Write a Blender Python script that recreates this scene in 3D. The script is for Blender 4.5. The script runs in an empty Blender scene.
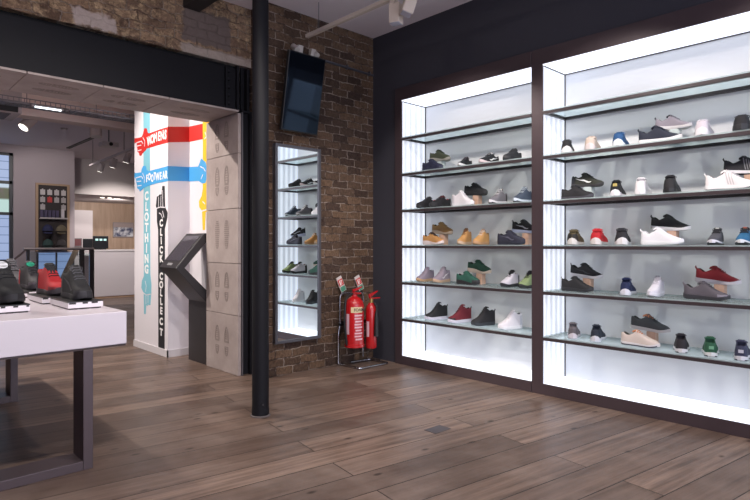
import bpy, bmesh, math, random
from math import pi, sin, cos, radians as R
from mathutils import Vector, Matrix
random.seed(4)
scene = bpy.context.scene
C = scene.collection

# ------------------------------------------------------------------ colours and materials
def lin(c):
    return tuple((v / 255 / 12.92) if v / 255 <= .04045 else ((v / 255 + .055) / 1.055) ** 2.4 for v in c) + (1,)

_m = {}
def mat(rgb, rough=.6, metal=0, spec=.5, bump=0, bscale=200, coat=0):
    key = (rgb, rough, metal, spec, bump, bscale, coat)
    if key in _m: return _m[key]
    m = bpy.data.materials.new('paint_%d_%d_%d' % rgb); m.use_nodes = True
    nt = m.node_tree; b = nt.nodes['Principled BSDF']
    b.inputs['Base Color'].default_value = lin(rgb)
    b.inputs['Roughness'].default_value = rough
    b.inputs['Metallic'].default_value = metal
    b.inputs['Specular IOR Level'].default_value = spec
    b.inputs['Coat Weight'].default_value = coat
    if bump:
        tc = nt.nodes.new('ShaderNodeTexCoord')
        n = nt.nodes.new('ShaderNodeTexNoise'); n.inputs['Scale'].default_value = bscale; n.inputs['Detail'].default_value = 3
        nt.links.new(tc.outputs['Object'], n.inputs['Vector'])
        bp = nt.nodes.new('ShaderNodeBump'); bp.inputs['Strength'].default_value = bump; bp.inputs['Distance'].default_value = .004
        nt.links.new(n.outputs['Fac'], bp.inputs['Height']); nt.links.new(bp.outputs['Normal'], b.inputs['Normal'])
    _m[key] = m
    return m

def emit(name, rgb, strength):
    m = bpy.data.materials.new(name); m.use_nodes = True
    b = m.node_tree.nodes['Principled BSDF']
    b.inputs['Base Color'].default_value = (.8, .8, .8, 1)
    b.inputs['Emission Color'].default_value = lin(rgb); b.inputs['Emission Strength'].default_value = strength
    return m

class G:
    """tiny node-graph helper"""
    def __init__(s, name):
        s.m = bpy.data.materials.new(name); s.m.use_nodes = True
        s.nt = s.m.node_tree; s.b = s.nt.nodes['Principled BSDF']
    def n(s, t, ins=None, **kw):
        nd = s.nt.nodes.new(t)
        for k, v in kw.items(): setattr(nd, k, v)
        for k, v in (ins or {}).items():
            if hasattr(v, 'is_output'): s.nt.links.new(v, nd.inputs[k])
            else: nd.inputs[k].default_value = v
        return nd
    def link(s, a, b): s.nt.links.new(a, b)
    def math(s, op, a, b=0.0, clamp=False):
        return s.n('ShaderNodeMath', {0: a, 1: b}, operation=op, use_clamp=clamp).outputs[0]
    def mix(s, f, a, b, blend='MIX'):
        nd = s.n('ShaderNodeMix', data_type='RGBA', blend_type=blend)
        for i, v in ((0, f), (6, a), (7, b)):
            if hasattr(v, 'is_output'): s.nt.links.new(v, nd.inputs[i])
            else: nd.inputs[i].default_value = v
        return nd.outputs[2]
    def noise(s, vec, scale, detail=4, rough=.55):
        return s.n('ShaderNodeTexNoise', {'Vector': vec, 'Scale': scale, 'Detail': detail, 'Roughness': rough})
    def ramp(s, f, lo, hi):
        return s.n('ShaderNodeMapRange', {0: f, 1: lo, 2: hi, 3: 0.0, 4: 1.0}).outputs[0]

def brick_material(name, c1, c2, mortar, rubble=0.0, patches=()):
    g = G(name)
    co = g.n('ShaderNodeTexCoord').outputs['Object']
    sp = g.n('ShaderNodeSeparateXYZ', {0: co})
    wob = g.noise(co, 9 if not rubble else 4.5, 4)
    wx = g.math('MULTIPLY', g.math('SUBTRACT', wob.outputs[0], .5), .05 + rubble * .16)
    wz = g.math('MULTIPLY', g.math('SUBTRACT', g.noise(g.n('ShaderNodeVectorMath', {0: co, 1: (5, 3, 9)}).outputs[0], 6, 3).outputs[0], .5), .05 + rubble * .14)
    along = g.math('ADD', sp.outputs['X'], sp.outputs['Y'])
    v = g.n('ShaderNodeCombineXYZ', {0: g.math('ADD', along, wx), 1: g.math('ADD', sp.outputs['Z'], wz), 2: 0.0}).outputs[0]
    br = g.n('ShaderNodeTexBrick', {'Vector': v, 'Color1': lin(c1), 'Color2': lin(c2), 'Mortar': lin(mortar), 'Scale': 1.0,
                                    'Mortar Size': .0075, 'Mortar Smooth': .6, 'Bias': -.1, 'Brick Width': .215, 'Row Height': .086})
    big = g.noise(co, 1.7, 3); fine = g.noise(co, 34, 6, .75)
    col = g.mix(g.ramp(big.outputs[0], .35, .7), br.outputs['Color'], g.mix(.5, br.outputs['Color'], lin((128, 104, 78)), 'MULTIPLY'))
    tone = g.n('ShaderNodeMapRange', {0: fine.outputs[0], 1: .25, 2: .75, 3: .4, 4: 1.6}).outputs[0]
    tn = g.n('ShaderNodeCombineXYZ', {0: tone, 1: tone, 2: tone}).outputs[0]
    col = g.mix(1.0, col, tn, 'MULTIPLY')
    if rubble:
        st = g.noise(co, 9, 5, .65)
        col = g.mix(g.ramp(st.outputs[0], .45, .62), col, g.mix(g.ramp(fine.outputs[0], .35, .65), lin((84, 68, 58)), lin((206, 174, 138))))
    # lime and worn mortar smeared over the bricks in blotches
    gap = g.math('MULTIPLY', br.outputs['Fac'], g.ramp(g.noise(g.n('ShaderNodeVectorMath', {0: co, 1: (9, 1, 4)}).outputs[0], 10, 4, .7).outputs[0], .42, .56))
    col = g.mix(g.math('SUBTRACT', br.outputs['Fac'], gap, True), col, lin(c2))
    col = g.mix(g.math('MULTIPLY', gap, .42), col, lin((186, 168, 156)))
    lime = g.math('MULTIPLY', g.ramp(g.noise(co, 13, 5, .7).outputs[0], .6, .74), .4)
    col = g.mix(lime, col, lin((150, 132, 118)))
    h = g.math('ADD', g.math('MULTIPLY', br.outputs['Fac'], -1.0), g.math('MULTIPLY', fine.outputs[0], .9))
    for (x0, x1, z0, z1, pc) in patches:
        e = .035
        nx = g.math('ADD', sp.outputs['X'], g.math('MULTIPLY', g.math('SUBTRACT', g.noise(co, 8, 4).outputs[0], .5), .16))
        nz = g.math('ADD', sp.outputs['Z'], g.math('MULTIPLY', g.math('SUBTRACT', g.noise(g.n('ShaderNodeVectorMath', {0: co, 1: (2, 7, 1)}).outputs[0], 8, 4).outputs[0], .5), .14))
        f = g.math('MULTIPLY', g.math('MULTIPLY', g.ramp(nx, x0 - e * .3, x0 + e * .3), g.ramp(nx, x1 + e * .3, x1 - e * .3)),
                   g.math('MULTIPLY', g.ramp(nz, z0 - e * .3, z0 + e * .3), g.ramp(nz, z1 + e * .3, z1 - e * .3)))
        pcol = g.mix(g.ramp(fine.outputs[0], .3, .7), lin(tuple(int(k * .88) for k in pc)), lin(pc))
        col = g.mix(f, col, pcol)
        h = g.math('ADD', g.math('MULTIPLY', h, g.math('SUBTRACT', 1.0, g.math('MULTIPLY', f, .8))), g.math('MULTIPLY', f, .3))
    g.link(col, g.b.inputs['Base Color'])
    g.b.inputs['Roughness'].default_value = .9; g.b.inputs['Specular IOR Level'].default_value = .25
    bp = g.n('ShaderNodeBump', {'Height': h, 'Strength': 1.0, 'Distance': .022})
    g.link(bp.outputs['Normal'], g.b.inputs['Normal'])
    return g.m

def floor_material():
    g = G('wide_oak_boards')
    co = g.n('ShaderNodeTexCoord').outputs['Object']
    v = g.n('ShaderNodeMapping', {'Vector': co, 'Rotation': (0, 0, R(8.5)), 'Location': (.3, .07, 0)}).outputs[0]
    def plank(c1, c2, mortar):
        n = g.n('ShaderNodeTexBrick', {'Vector': v, 'Color1': c1, 'Color2': c2, 'Mortar': mortar, 'Scale': 1.0, 'Mortar Size': .0038,
                                       'Mortar Smooth': .15, 'Bias': 0.0, 'Brick Width': 3.3, 'Row Height': .235})
        n.offset = .37; n.offset_frequency = 2; n.squash = 1
        return n
    br = plank((0, 0, 0, 1), (1, 1, 1, 1), (.5, .5, .5, 1))
    sep = g.n('ShaderNodeSeparateXYZ', {0: v})
    rnd = g.n('ShaderNodeSeparateColor', {0: br.outputs['Color']}).outputs[0]
    sv = g.n('ShaderNodeCombineXYZ', {0: g.math('MULTIPLY', sep.outputs[0], .55), 1: g.math('MULTIPLY', sep.outputs[1], 9.0), 2: g.math('MULTIPLY', rnd, 13.0)}).outputs[0]
    grain = g.noise(sv, 2.6, 6, .62); grain2 = g.noise(sv, 11, 4, .6)
    base = g.mix(rnd, lin((92, 75, 67)), lin((140, 117, 104)))
    base = g.mix(g.ramp(grain.outputs[0], .34, .7), base, lin((80, 64, 56)))
    base = g.mix(g.math('MULTIPLY', g.ramp(grain2.outputs[0], .52, .75), .45), base, lin((66, 49, 41)))
    worn = g.noise(v, 1.6, 5, .6)
    base = g.mix(g.math('MULTIPLY', g.ramp(worn.outputs[0], .48, .7), .35), base, lin((152, 135, 126)))
    vk = g.n('ShaderNodeCombineXYZ', {0: g.math('MULTIPLY', sep.outputs[0], 2.2), 1: g.math('MULTIPLY', sep.outputs[1], 4.5), 2: 0.0}).outputs[0]
    kn = g.n('ShaderNodeTexVoronoi', {'Vector': vk, 'Scale': 1.35, 'Randomness': 1.0}).outputs['Distance']
    base = g.mix(g.math('MULTIPLY', g.ramp(kn, .12, .05), .85), base, lin((44, 32, 27)))
    col = g.mix(br.outputs['Fac'], base, lin((38, 28, 24)))
    g.link(col, g.b.inputs['Base Color'])
    rg = g.n('ShaderNodeMapRange', {0: worn.outputs[0], 1: .3, 2: .7, 3: .3, 4: .48}).outputs[0]
    g.link(rg, g.b.inputs['Roughness'])
    g.b.inputs['Specular IOR Level'].default_value = .42
    h = g.math('ADD', g.math('MULTIPLY', br.outputs['Fac'], -1.0), g.math('MULTIPLY', grain.outputs[0], .35))
    bp = g.n('ShaderNodeBump', {'Height': h, 'Strength': .35, 'Distance': .004})
    g.link(bp.outputs['Normal'], g.b.inputs['Normal'])
    return g.m

def concrete(name, rgb, dark):
    g = G(name)
    co = g.n('ShaderNodeTexCoord').outputs['Object']
    a = g.noise(co, 3.2, 6, .65); b = g.noise(co, 60, 3)
    col = g.mix(g.ramp(a.outputs[0], .3, .72), lin(dark), lin(rgb))
    col = g.mix(g.math('MULTIPLY', g.ramp(b.outputs[0], .55, .8), .25), col, lin(dark))
    g.link(col, g.b.inputs['Base Color']); g.b.inputs['Roughness'].default_value = .8
    bp = g.n('ShaderNodeBump', {'Height': b.outputs[0], 'Strength': .25, 'Distance': .003})
    g.link(bp.outputs['Normal'], g.b.inputs['Normal'])
    return g.m

def wood(name, rgb, dark, axis=0, scale=1):
    g = G(name)
    co = g.n('ShaderNodeTexCoord').outputs['Object']
    sc = [14, 14, 14]; sc[axis] = 1.2
    v = g.n('ShaderNodeMapping', {'Vector': co, 'Scale': tuple(k * scale for k in sc)}).outputs[0]
    n = g.noise(v, 1.6, 5, .6)
    g.link(g.mix(g.ramp(n.outputs[0], .3, .7), lin(dark), lin(rgb)), g.b.inputs['Base Color'])
    g.b.inputs['Roughness'].default_value = .55
    return g.m

def led_acrylic(name, lo, hi, axis=None, pitch=.09, rgb=(238, 242, 255)):
    """opal acrylic lit by LED tubes behind it: the tubes show as soft bright bands"""
    g = G(name)
    g.b.inputs['Base Color'].default_value = lin((186, 192, 200)); g.b.inputs['Roughness'].default_value = .35
    g.b.inputs['Emission Color'].default_value = lin(rgb)
    if axis is None:
        g.b.inputs['Emission Strength'].default_value = hi
    else:
        co = g.n('ShaderNodeTexCoord').outputs['Object']
        x = g.n('ShaderNodeSeparateXYZ', {0: co}).outputs[axis]
        w = g.math('SINE', g.math('MULTIPLY', x, 2 * pi / pitch))
        g.link(g.n('ShaderNodeMapRange', {0: w, 1: -1.0, 2: 1.0, 3: lo, 4: hi}).outputs[0], g.b.inputs['Emission Strength'])
    return g.m

def shelf_glass():
    g = G('frosted_shelf_glass')
    out = g.nt.nodes['Material Output']
    tr = g.n('ShaderNodeBsdfTransparent', {'Color': (.93, .985, .985, 1)})
    g.b.inputs['Base Color'].default_value = lin((222, 234, 235)); g.b.inputs['Roughness'].default_value = .12
    tl = g.n('ShaderNodeBsdfTranslucent', {'Color': lin((222, 234, 235))})
    m1 = g.n('ShaderNodeMixShader', {0: .45, 1: g.b.outputs[0], 2: tl.outputs[0]})
    m2 = g.n('ShaderNodeMixShader', {0: .58, 1: m1.outputs[0], 2: tr.outputs[0]})
    g.link(m2.outputs[0], out.inputs['Surface'])
    return g.m

def clear_glass(name, tint=(.9, .96, .97, 1), gloss=.1):
    g = G(name)
    out = g.nt.nodes['Material Output']
    tr = g.n('ShaderNodeBsdfTransparent', {'Color': tint})
    gl = g.n('ShaderNodeBsdfGlossy', {'Color': (1, 1, 1, 1), 'Roughness': .02})
    fr = g.n('ShaderNodeFresnel', {'IOR': 1.45})
    g.link(g.n('ShaderNodeMixShader', {0: g.math('ADD', fr.outputs[0], gloss * .4, True), 1: tr.outputs[0], 2: gl.outputs[0]}).outputs[0], out.inputs['Surface'])
    return g.m

# ------------------------------------------------------------------ mesh builder
class MB:
    def __init__(s): s.v = []; s.f = []
    def add(s, vs, fs):
        o = len(s.v); s.v += [tuple(p) for p in vs]; s.f += [tuple(i + o for i in f) for f in fs]; return s
    def box(s, a, b):
        (x0, y0, z0), (x1, y1, z1) = a, b
        return s.add([(x0, y0, z0), (x1, y0, z0), (x1, y1, z0), (x0, y1, z0), (x0, y0, z1), (x1, y0, z1), (x1, y1, z1), (x0, y1, z1)],
                     [(3, 2, 1, 0), (4, 5, 6, 7), (0, 1, 5, 4), (1, 2, 6, 5), (2, 3, 7, 6), (3, 0, 4, 7)])
    def prism(s, pts, fn, d0, d1):
        """2-D outline pts pushed from depth d0 to d1; fn(u, v, d) -> xyz"""
        n = len(pts)
        vs = [fn(u, v, d0) for u, v in pts] + [fn(u, v, d1) for u, v in pts]
        return s.add(vs, [tuple(range(n - 1, -1, -1)), tuple(range(n, 2 * n))] + [(i, (i + 1) % n, n + (i + 1) % n, n + i) for i in range(n)])
    def loft(s, rings, closed=True, caps=True):
        n = len(rings[0]); vs = [p for r in rings for p in r]; fs = []
        for i in range(len(rings) - 1):
            for j in range(n if closed else n - 1):
                a, b = i * n + j, i * n + (j + 1) % n
                fs.append((a, b, b + n, a + n))
        if caps and closed:
            fs.append(tuple(range(n - 1, -1, -1))); fs.append(tuple(range(len(vs) - n, len(vs))))
        return s.add(vs, fs)
    def tube(s, pts, r, sides=10, caps=True):
        pts = [Vector(p) for p in pts]; rings = []; up = None
        for i, p in enumerate(pts):
            d = (pts[min(i + 1, len(pts) - 1)] - pts[max(i - 1, 0)]).normalized()
            if up is None:
                up = Vector((0, 0, 1)) if abs(d.z) < .9 else Vector((1, 0, 0))
            u = (up - d * up.dot(d)).normalized(); up = u; w = d.cross(u)
            rr = r[i] if isinstance(r, (list, tuple)) else r
            rings.append([p + u * rr * cos(2 * pi * k / sides) + w * rr * sin(2 * pi * k / sides) for k in range(sides)])
        return s.loft(rings, True, caps)
    def lathe(s, prof, center=(0, 0, 0), sides=24):
        cx, cy, cz = center
        return s.loft([[(cx + r * cos(2 * pi * k / sides), cy + r * sin(2 * pi * k / sides), cz + z) for k in range(sides)] for r, z in prof])
    def build(s, name, m, parent=None, smooth=False, bevel=0, angle=40, loc=None, **tags):
        me = bpy.data.meshes.new(name); me.from_pydata(s.v, [], s.f); me.update()
        bm = bmesh.new(); bm.from_mesh(me)
        bmesh.ops.remove_doubles(bm, verts=bm.verts, dist=1e-5)
        bmesh.ops.recalc_face_normals(bm, faces=bm.faces); bm.to_mesh(me); bm.free()
        if smooth:
            for p in me.polygons: p.use_smooth = True
            me.set_sharp_from_angle(angle=R(angle))
        me.materials.append(m)
        o = bpy.data.objects.new(name, me); C.objects.link(o)
        if parent: o.parent = parent
        if loc: o.location = loc
        if bevel:
            b = o.modifiers.new('edge', 'BEVEL'); b.width = bevel; b.segments = 2; b.limit_method = 'ANGLE'
        for k, t in tags.items(): o[k] = t
        return o

def box(name, a, b, m, parent=None, **kw): return MB().box(a, b).build(name, m, parent, **kw)
def fillet(pts, r, n=5):
    """round the inner corners of a polyline"""
    out = [Vector(pts[0])]
    for i in range(1, len(pts) - 1):
        p, a, b = Vector(pts[i]), Vector(pts[i - 1]), Vector(pts[i + 1])
        da, db = (a - p).normalized(), (b - p).normalized()
        s, e = p + da * r, p + db * r
        for k in range(n + 1):
            t = k / n; out.append(s * (1 - t) ** 2 + p * 2 * t * (1 - t) + e * t * t)
    out.append(Vector(pts[-1])); return out
def thing(name, label, cat, loc=(0, 0, 0), rotz=0, group=None):
    o = bpy.data.objects.new(name, None); C.objects.link(o); o.empty_display_size = .1
    o.location = loc; o.rotation_euler = (0, 0, rotz); o['label'] = label; o['category'] = cat; o['kind'] = 'thing'
    if group: o['group'] = group
    return o
def struct(o): o['kind'] = 'structure'; return o
def sbox(name, boxes, m, **kw):
    b = MB()
    for a, c in boxes: b.box(a, c)
    return struct(b.build(name, m, **kw))
def copy_tree(o, parent=None):
    c = o.copy(); C.objects.link(c)
    if parent: c.parent = parent
    for ch in list(o.children): copy_tree(ch, c)
    return c
def relabel(o, label, loc): o['label'] = label; o.location = loc; return o

_tc = {}
def text_mb(txt, size, mtx, depth=.001, bold=.0, sx=1):
    """letters as solid geometry, laid on a plane by mtx"""
    cu = bpy.data.curves.new('t', 'FONT'); cu.body = txt; cu.size = size; cu.extrude = depth; cu.offset = bold
    cu.align_x = 'CENTER'; cu.align_y = 'CENTER'; cu.resolution_u = 3
    ob = bpy.data.objects.new('t', cu); C.objects.link(ob)
    dg = bpy.context.evaluated_depsgraph_get()
    me = bpy.data.meshes.new_from_object(ob.evaluated_get(dg))
    b = MB(); b.add([mtx @ Vector((v.co.x * sx, v.co.y, v.co.z)) for v in me.vertices], [tuple(p.vertices) for p in me.polygons])
    bpy.data.objects.remove(ob); bpy.data.curves.remove(cu); bpy.data.meshes.remove(me)
    return b
def plane_mtx(o, x, y):
    x, y = Vector(x).normalized(), Vector(y).normalized(); z = x.cross(y)
    return Matrix(((x.x, y.x, z.x, o[0]), (x.y, y.y, z.y, o[1]), (x.z, y.z, z.z, o[2]), (0, 0, 0, 1)))

# ------------------------------------------------------------------ shared materials
M_white = mat((206, 200, 204), .55)
M_wallwhite = mat((166, 154, 162), .7)
M_signwall = mat((222, 216, 222), .6)
M_ceil = mat((222, 212, 218), .85)
M_dark = mat((52, 51, 60), .75, bump=.15, bscale=60)
M_bronze = mat((74, 61, 65), .42, metal=.25)
M_rail = mat((52, 47, 50), .35, metal=.5)
M_black = mat((28, 28, 31), .5)
M_blacksteel = mat((20, 19, 24), .62, spec=.2, bump=.1, bscale=90)
M_chrome = mat((190, 190, 196), .16, metal=1)
M_steel = mat((120, 118, 122), .35, metal=.9)
M_red = mat((178, 22, 28), .25, coat=.5)
M_floor = floor_material()
M_brick = brick_material('old_brown_brick', (116, 92, 74), (68, 53, 48), (134, 116, 104))
M_stone = brick_material('rubble_and_brick', (160, 130, 106), (104, 82, 70), (140, 120, 104), rubble=.6,
                         patches=((1.40, 1.76, 3.19, 3.33, (182, 164, 156)), (2.36, 2.86, 3.3, 3.62, (112, 97, 93)), (2.34, 3.3, 3.1, 3.27, (172, 155, 145))))
M_tile = concrete('cast_concrete', (170, 156, 152), (144, 130, 127))
M_tilemark = concrete('cast_concrete_darker', (148, 133, 129), (124, 111, 107))  # same concrete in a darker tone, for the embossed prints
M_glass = shelf_glass()
M_lightwood = wood('pale_oak', (186, 160, 142), (160, 134, 116), 2, .5)
M_riser = wood('pale_ply', (206, 172, 152), (184, 148, 126), 0)
M_plateglass = clear_glass('clear_balustrade_glass')

# ------------------------------------------------------------------ the setting
ZC = 3.79
sbox('floor', [((-2.6, -3.2, -.12), (8, 18, 0))], M_floor)
o = MB().prism([(-.085, -.055), (.085, -.06), (.09, .055), (-.08, .06)], lambda u, v, d: (u, v, d), 0, .0015).build('trim_5', mat((74, 68, 72), .5), loc=(3.15, 2.65, 0)); struct(o)
sbox('ceiling', [((-2.6, -3.2, ZC), (5.4, 5.8, ZC + .15))], M_ceil)
sbox('wall_left', [((-2.7, -3.2, 0), (-2.6, 18, ZC))], M_wallwhite)
# the dark wall the cabinets are let into
sbox('wall_right', [((4.585, 4.46, 0), (5.1, 4.86, ZC)), ((4.585, .35, 3.08), (5.1, 4.46, ZC)), ((5.03, .35, 0), (5.1, 4.46, 3.08)),
                    ((4.585, -3.2, 0), (5.1, .385, ZC))], M_dark)
sbox('wall_back', [((3.10, 4.85, 0), (5.1, 5.2, ZC))], M_brick)
sbox('wall_front', [((-2.6, 5.13, 3.182), (3.1, 5.80, ZC))], M_stone)      # rubble above the opening
sbox('trim_1', [((2.975, 5.205, 0), (3.3, 5.80, 2.72)), ((2.975, 5.235, 2.72), (3.3, 5.8, 3.182))], mat((150, 138, 132), .8))
# sign wall of the room behind, stepping back beside the opening
sbox('wall_sign', [((2.83, 6.55, 0), (3.6, 7.6, 3.42)), ((3.1, 5.80, 0), (3.6, 6.55, 3.42))], M_signwall)
sbox('baseboard_sign', [((2.816, 6.536, 0), (2.83, 7.6, .085)), ((2.816, 6.536, 0), (3.1, 6.55, .085)), ((3.086, 5.81, 0), (3.1, 6.55, .085))], M_white)
sbox('ceiling_rear', [((-2.6, 5.80, 3.42), (8, 18, 3.55))], M_ceil)
sbox('wall_far', [((2.62, 13.7, 0), (3.79, 13.85, 3.42)), ((-2.6, 13.7, 0), (.9, 13.85, 3.42)), ((.9, 13.7, 3.24), (2.62, 13.85, 3.42))], M_wallwhite)
sbox('wall_reception', [((3.69, 17.5, 0), (8, 17.6, 3.42))], M_lightwood)
sbox('wall_rear', [((3.6, 7.45, 0), (8, 7.6, 3.42)), ((7.9, 7.6, 0), (8, 17.6, 3.42)), ((3.69, 13.85, 0), (3.79, 17.5, 3.42))], M_wallwhite)
sbox('trim_2', [((3.79, 14.75, 2.56), (7.9, 17.5, 3.42))], mat((200, 192, 194), .8))       # bulkhead over the reception
sbox('trim_3', [((-2.6, 8.65, 3.07), (4.4, 8.9, 3.42))], mat((226, 208, 202), .8))        # downstand beam

# far window: three panes in a dark frame
wn = thing('window_1', 'tall dark framed window with blue louvred panes at far left', 'window', (0, 13.7, 0)); wn['kind'] = 'structure'
b = MB()
for x in (.9, 1.72, 2.55): b.box((x, 0, .0), (x + .06, .1, 3.24))
for z in (0, 1.95, 2.6, 3.19): b.box((.9, 0, z), (2.61, .1, z + .06))
b.build('window_frame', mat((62, 64, 72), .5), wn)
def louvre(name, z0, z1):
    g = G(name); co = g.n('ShaderNodeTexCoord').outputs['Object']
    z = g.n('ShaderNodeSeparateXYZ', {0: co}).outputs[2]
    f = g.math('FRACT', g.math('DIVIDE', z, .17)); k = g.ramp(f, .06, .12)
    g.link(g.mix(k, lin((96, 116, 160)), lin((158, 176, 214))), g.b.inputs['Emission Color']); g.b.inputs['Base Color'].default_value = (.05, .06, .08, 1)
    g.b.inputs['Emission Strength'].default_value = .95
    return MB().box((.96, .05, z0), (2.55, .06, z1)).build('pane', g.m, wn)
louvre('louvred_daylight_low', .06, 1.95); louvre('louvred_daylight_high', 2.66, 3.19)
g = G('street_view'); co = g.n('ShaderNodeTexCoord').outputs['Object']
z = g.n('ShaderNodeSeparateXYZ', {0: co}).outputs[2]
nz = g.noise(co, 6, 4)
c1 = g.mix(g.ramp(z, 2.26, 2.3), lin((200, 232, 226)), g.mix(g.ramp(nz.outputs[0], .4, .6), lin((88, 92, 60)), lin((104, 86, 84))))
c1 = g.mix(g.ramp(z, 2.5, 2.54), c1, lin((205, 222, 240)))
g.link(c1, g.b.inputs['Emission Color']); g.b.inputs['Base Color'].default_value = (.05, .06, .08, 1); g.b.inputs['Emission Strength'].default_value = .8
MB().box((.96, .05, 2.01), (2.55, .06, 2.6)).build('pane', g.m, wn)

# ------------------------------------------------------------------ steel beam, joist and column
t = thing('steel_beam', 'black riveted steel beam spanning the wide opening under the rubble wall', 'beam', (0, 5.1, 2.71))
b = MB().box((-2.59, .0, .02), (2.9, .03, .41)); b.build('web', M_blacksteel, t)
MB().box((-2.59, -.02, .0), (2.9, .13, .022)).build('flange', M_blacksteel, t)
MB().box((-2.59, .10, .022), (2.97, .13, .47)).build('rear_web', mat((16, 16, 19), .8, spec=.2), t)
MB().box((-2.59, -.004, .41), (2.9, .03, .416)).build('flange', M_blacksteel, t)
b = MB().box((2.78, -.03, .0), (2.8, .06, .42)).box((2.9, -.035, 0), (2.925, .06, .44)); b.build('end_plate', M_blacksteel, t)
for k in range(5):
    MB().tube([(2.80, -.005, .05 + k * .08), (2.83, -.005, .05 + k * .08)], .016, 6).build('bolt', M_blacksteel, t)
for x in (1.26, 1.74, 2.22, 2.70):
    MB().tube([(x - .008, -.0015, .205), (x - .008, .002, .205)], .015, 10).build('bolt_hole', mat((8, 8, 9), .9), t)
t = thing('steel_post', 'black steel H-section post at the right edge of the opening', 'post', (3.03, 5.15, 0))
b = MB().box((-.053, -.05, 0), (-.04, .05, 2.7)); b.build('flange', mat((92, 88, 92), .5, metal=.3), t)
MB().box((-.04, .0, 0), (.06, .02, 2.70)).build('web', M_blacksteel, t)
MB().box((.045, -.05, 0), (.065, .05, 2.71)).build('flange', M_blacksteel, t)
MB().box((-.05, -.05, 2.70), (.065, .05, 2.72)).build('cleat', M_blacksteel, t)
b = MB().box((-.04, .0, 2.72), (.065, .02, 3.17)).box((-.0, -.06, 2.72), (.018, 0, 3.15)); b.build('upper_web', M_blacksteel, t)
o = MB().box((2.36, .6, 3.6), (2.53, 5.13, ZC)).build('joist', mat((38, 32, 31), .8), bevel=.006); struct(o)
t = thing('iron_column', 'round black cast iron column standing on the floorboards', 'column', (2.40, 3.83, 0))
MB().lathe([(.068, 0), (.068, .05), (.0655, .07), (.063, 3.6)], sides=32).build('shaft', M_blacksteel, t, smooth=True)
MB().lathe([(.078, 0), (.078, .008), (.069, .012), (.06, .012)], sides=32).build('base_ring', mat((92, 84, 84), .5), t, smooth=True)
MB().tube([(-.02, -.064, .10), (-.02, -.07, .10)], .007, 8).build('rivet', M_steel, t)

# ------------------------------------------------------------------ embossed concrete tiles round the opening
def footprint(parent, cy, cz, fn, k, flip):
    """one shoe sole pressed in the concrete: ball, heel and tread bars"""
    s = .82; w = lambda q: (.050 * sin(pi * min(max(q, .0), 1)) ** .55 * (1 - .22 * math.exp(-((q - .38) / .14) ** 2)))
    def outline(q0, q1, n=12):
        L = [(cy - w(q0 + (q1 - q0) * i / n), cz - .16 + .32 * (q0 + (q1 - q0) * i / n)) for i in range(n + 1)]
        return L + [(2 * cy - a + 0, c) for a, c in reversed(L)]
    b = MB()
    if k == 0:
        segs = [(.02, .33), (.46, .98)]
    elif k == 1:
        segs = [(.03 + i * .068, .03 + i * .068 + .042) for i in range(14)]
    else:
        segs = [(.02, .30), (.34, .98)]
    for q0, q1 in segs:
        pts = outline(q0, q1, 10)
        if k != 1:                                    # a rim and inner bars
            inner = [(cy + (a - cy) * .62, (q0 + q1) / 2 * .32 + cz - .16 + (c - ((q0 + q1) / 2 * .32 + cz - .16)) * .78) for a, c in pts]
            n = len(pts)
            vs = [fn(a, c, 0.003) for a, c in pts] + [fn(a, c, .003) for a, c in inner] + [fn(a, c, -.001) for a, c in pts] + [fn(a, c, -.001) for a, c in inner]
            fs = []
            for i in range(n):
                j = (i + 1) % n
                fs += [(i, j, n + j, n + i), (i, 2 * n + i, 2 * n + j, j), (n + i, n + j, 3 * n + j, 3 * n + i)]
            b.add(vs, fs)
            for i in range(3 if q1 - q0 < .4 else 5):
                q = q0 + (q1 - q0) * (.25 + .5 * i / (2 if q1 - q0 < .4 else 4))
                zz = cz - .16 + .32 * q; ww = w(q) * .45
                b.prism([(cy - ww, zz - .004), (cy + ww, zz - .004), (cy + ww, zz + .004), (cy - ww, zz + .004)], fn, -.001, .003)
        else:
            b.prism(pts, fn, -.001, .003)
    return b.build('footprint', M_tilemark, parent)

zs = [0, .613, 1.148, 1.717, 2.282, 2.69]
place = ['bottom tile on the jamb of the opening, touching the floor', 'second tile up on the jamb, level with the kiosk base',
         'middle tile of the jamb beside the kiosk top', 'fourth tile up on the jamb, beside the blue fist', 'top tile of the jamb under the steel beam']
for i in range(5):
    z0, z1 = zs[i] + .002, zs[i + 1] - .003
    t = thing('embossed_concrete_tile', 'concrete tile with shoe prints, ' + place[i], 'tile', (2.94, 5.46, z0), group='embossed tiles on the jamb')
    MB().box((0, -.345, 0), (.034, .34, z1 - z0)).build('slab', M_tile, t, bevel=.003)
    fn = lambda u, v, d: (-d, u, v)
    for yy in (-.11, .09):
        footprint(t, yy, (z1 - z0) * .5 + (.02 if i < 4 else 0), fn, (0, 0, 1, 2, 0)[i], yy > 0)
xs = [2.935, 2.21, 1.635, 1.065, .49, -.08]
pl = ['rightmost, next to the jamb', 'second from the jamb', 'third from the jamb', 'fourth from the jamb', 'fifth from the jamb']
for i in range(5):
    t = thing('embossed_concrete_tile', 'pale concrete tile with faint shoe prints under the steel beam, ' + pl[i], 'tile', ((xs[i] + xs[i + 1]) / 2, 5.43, 2.69), group='embossed tiles under the beam')
    hw = (xs[i] - xs[i + 1]) / 2 - .003
    MB().box((-hw, -.345, 0), (hw, .34, .02)).build('slab', M_tile, t, bevel=.003)
    fn = lambda u, v, d: (v, u, -d)
    for yy in (-.12, .10): footprint(t, yy, 0, fn, (2, 0, 2, 0, 2)[i], False)
sbox('trim_4', [((-2.6, 5.235, 2.71), (2.975, 5.80, 3.182))], mat((120, 108, 104), .9))

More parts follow.
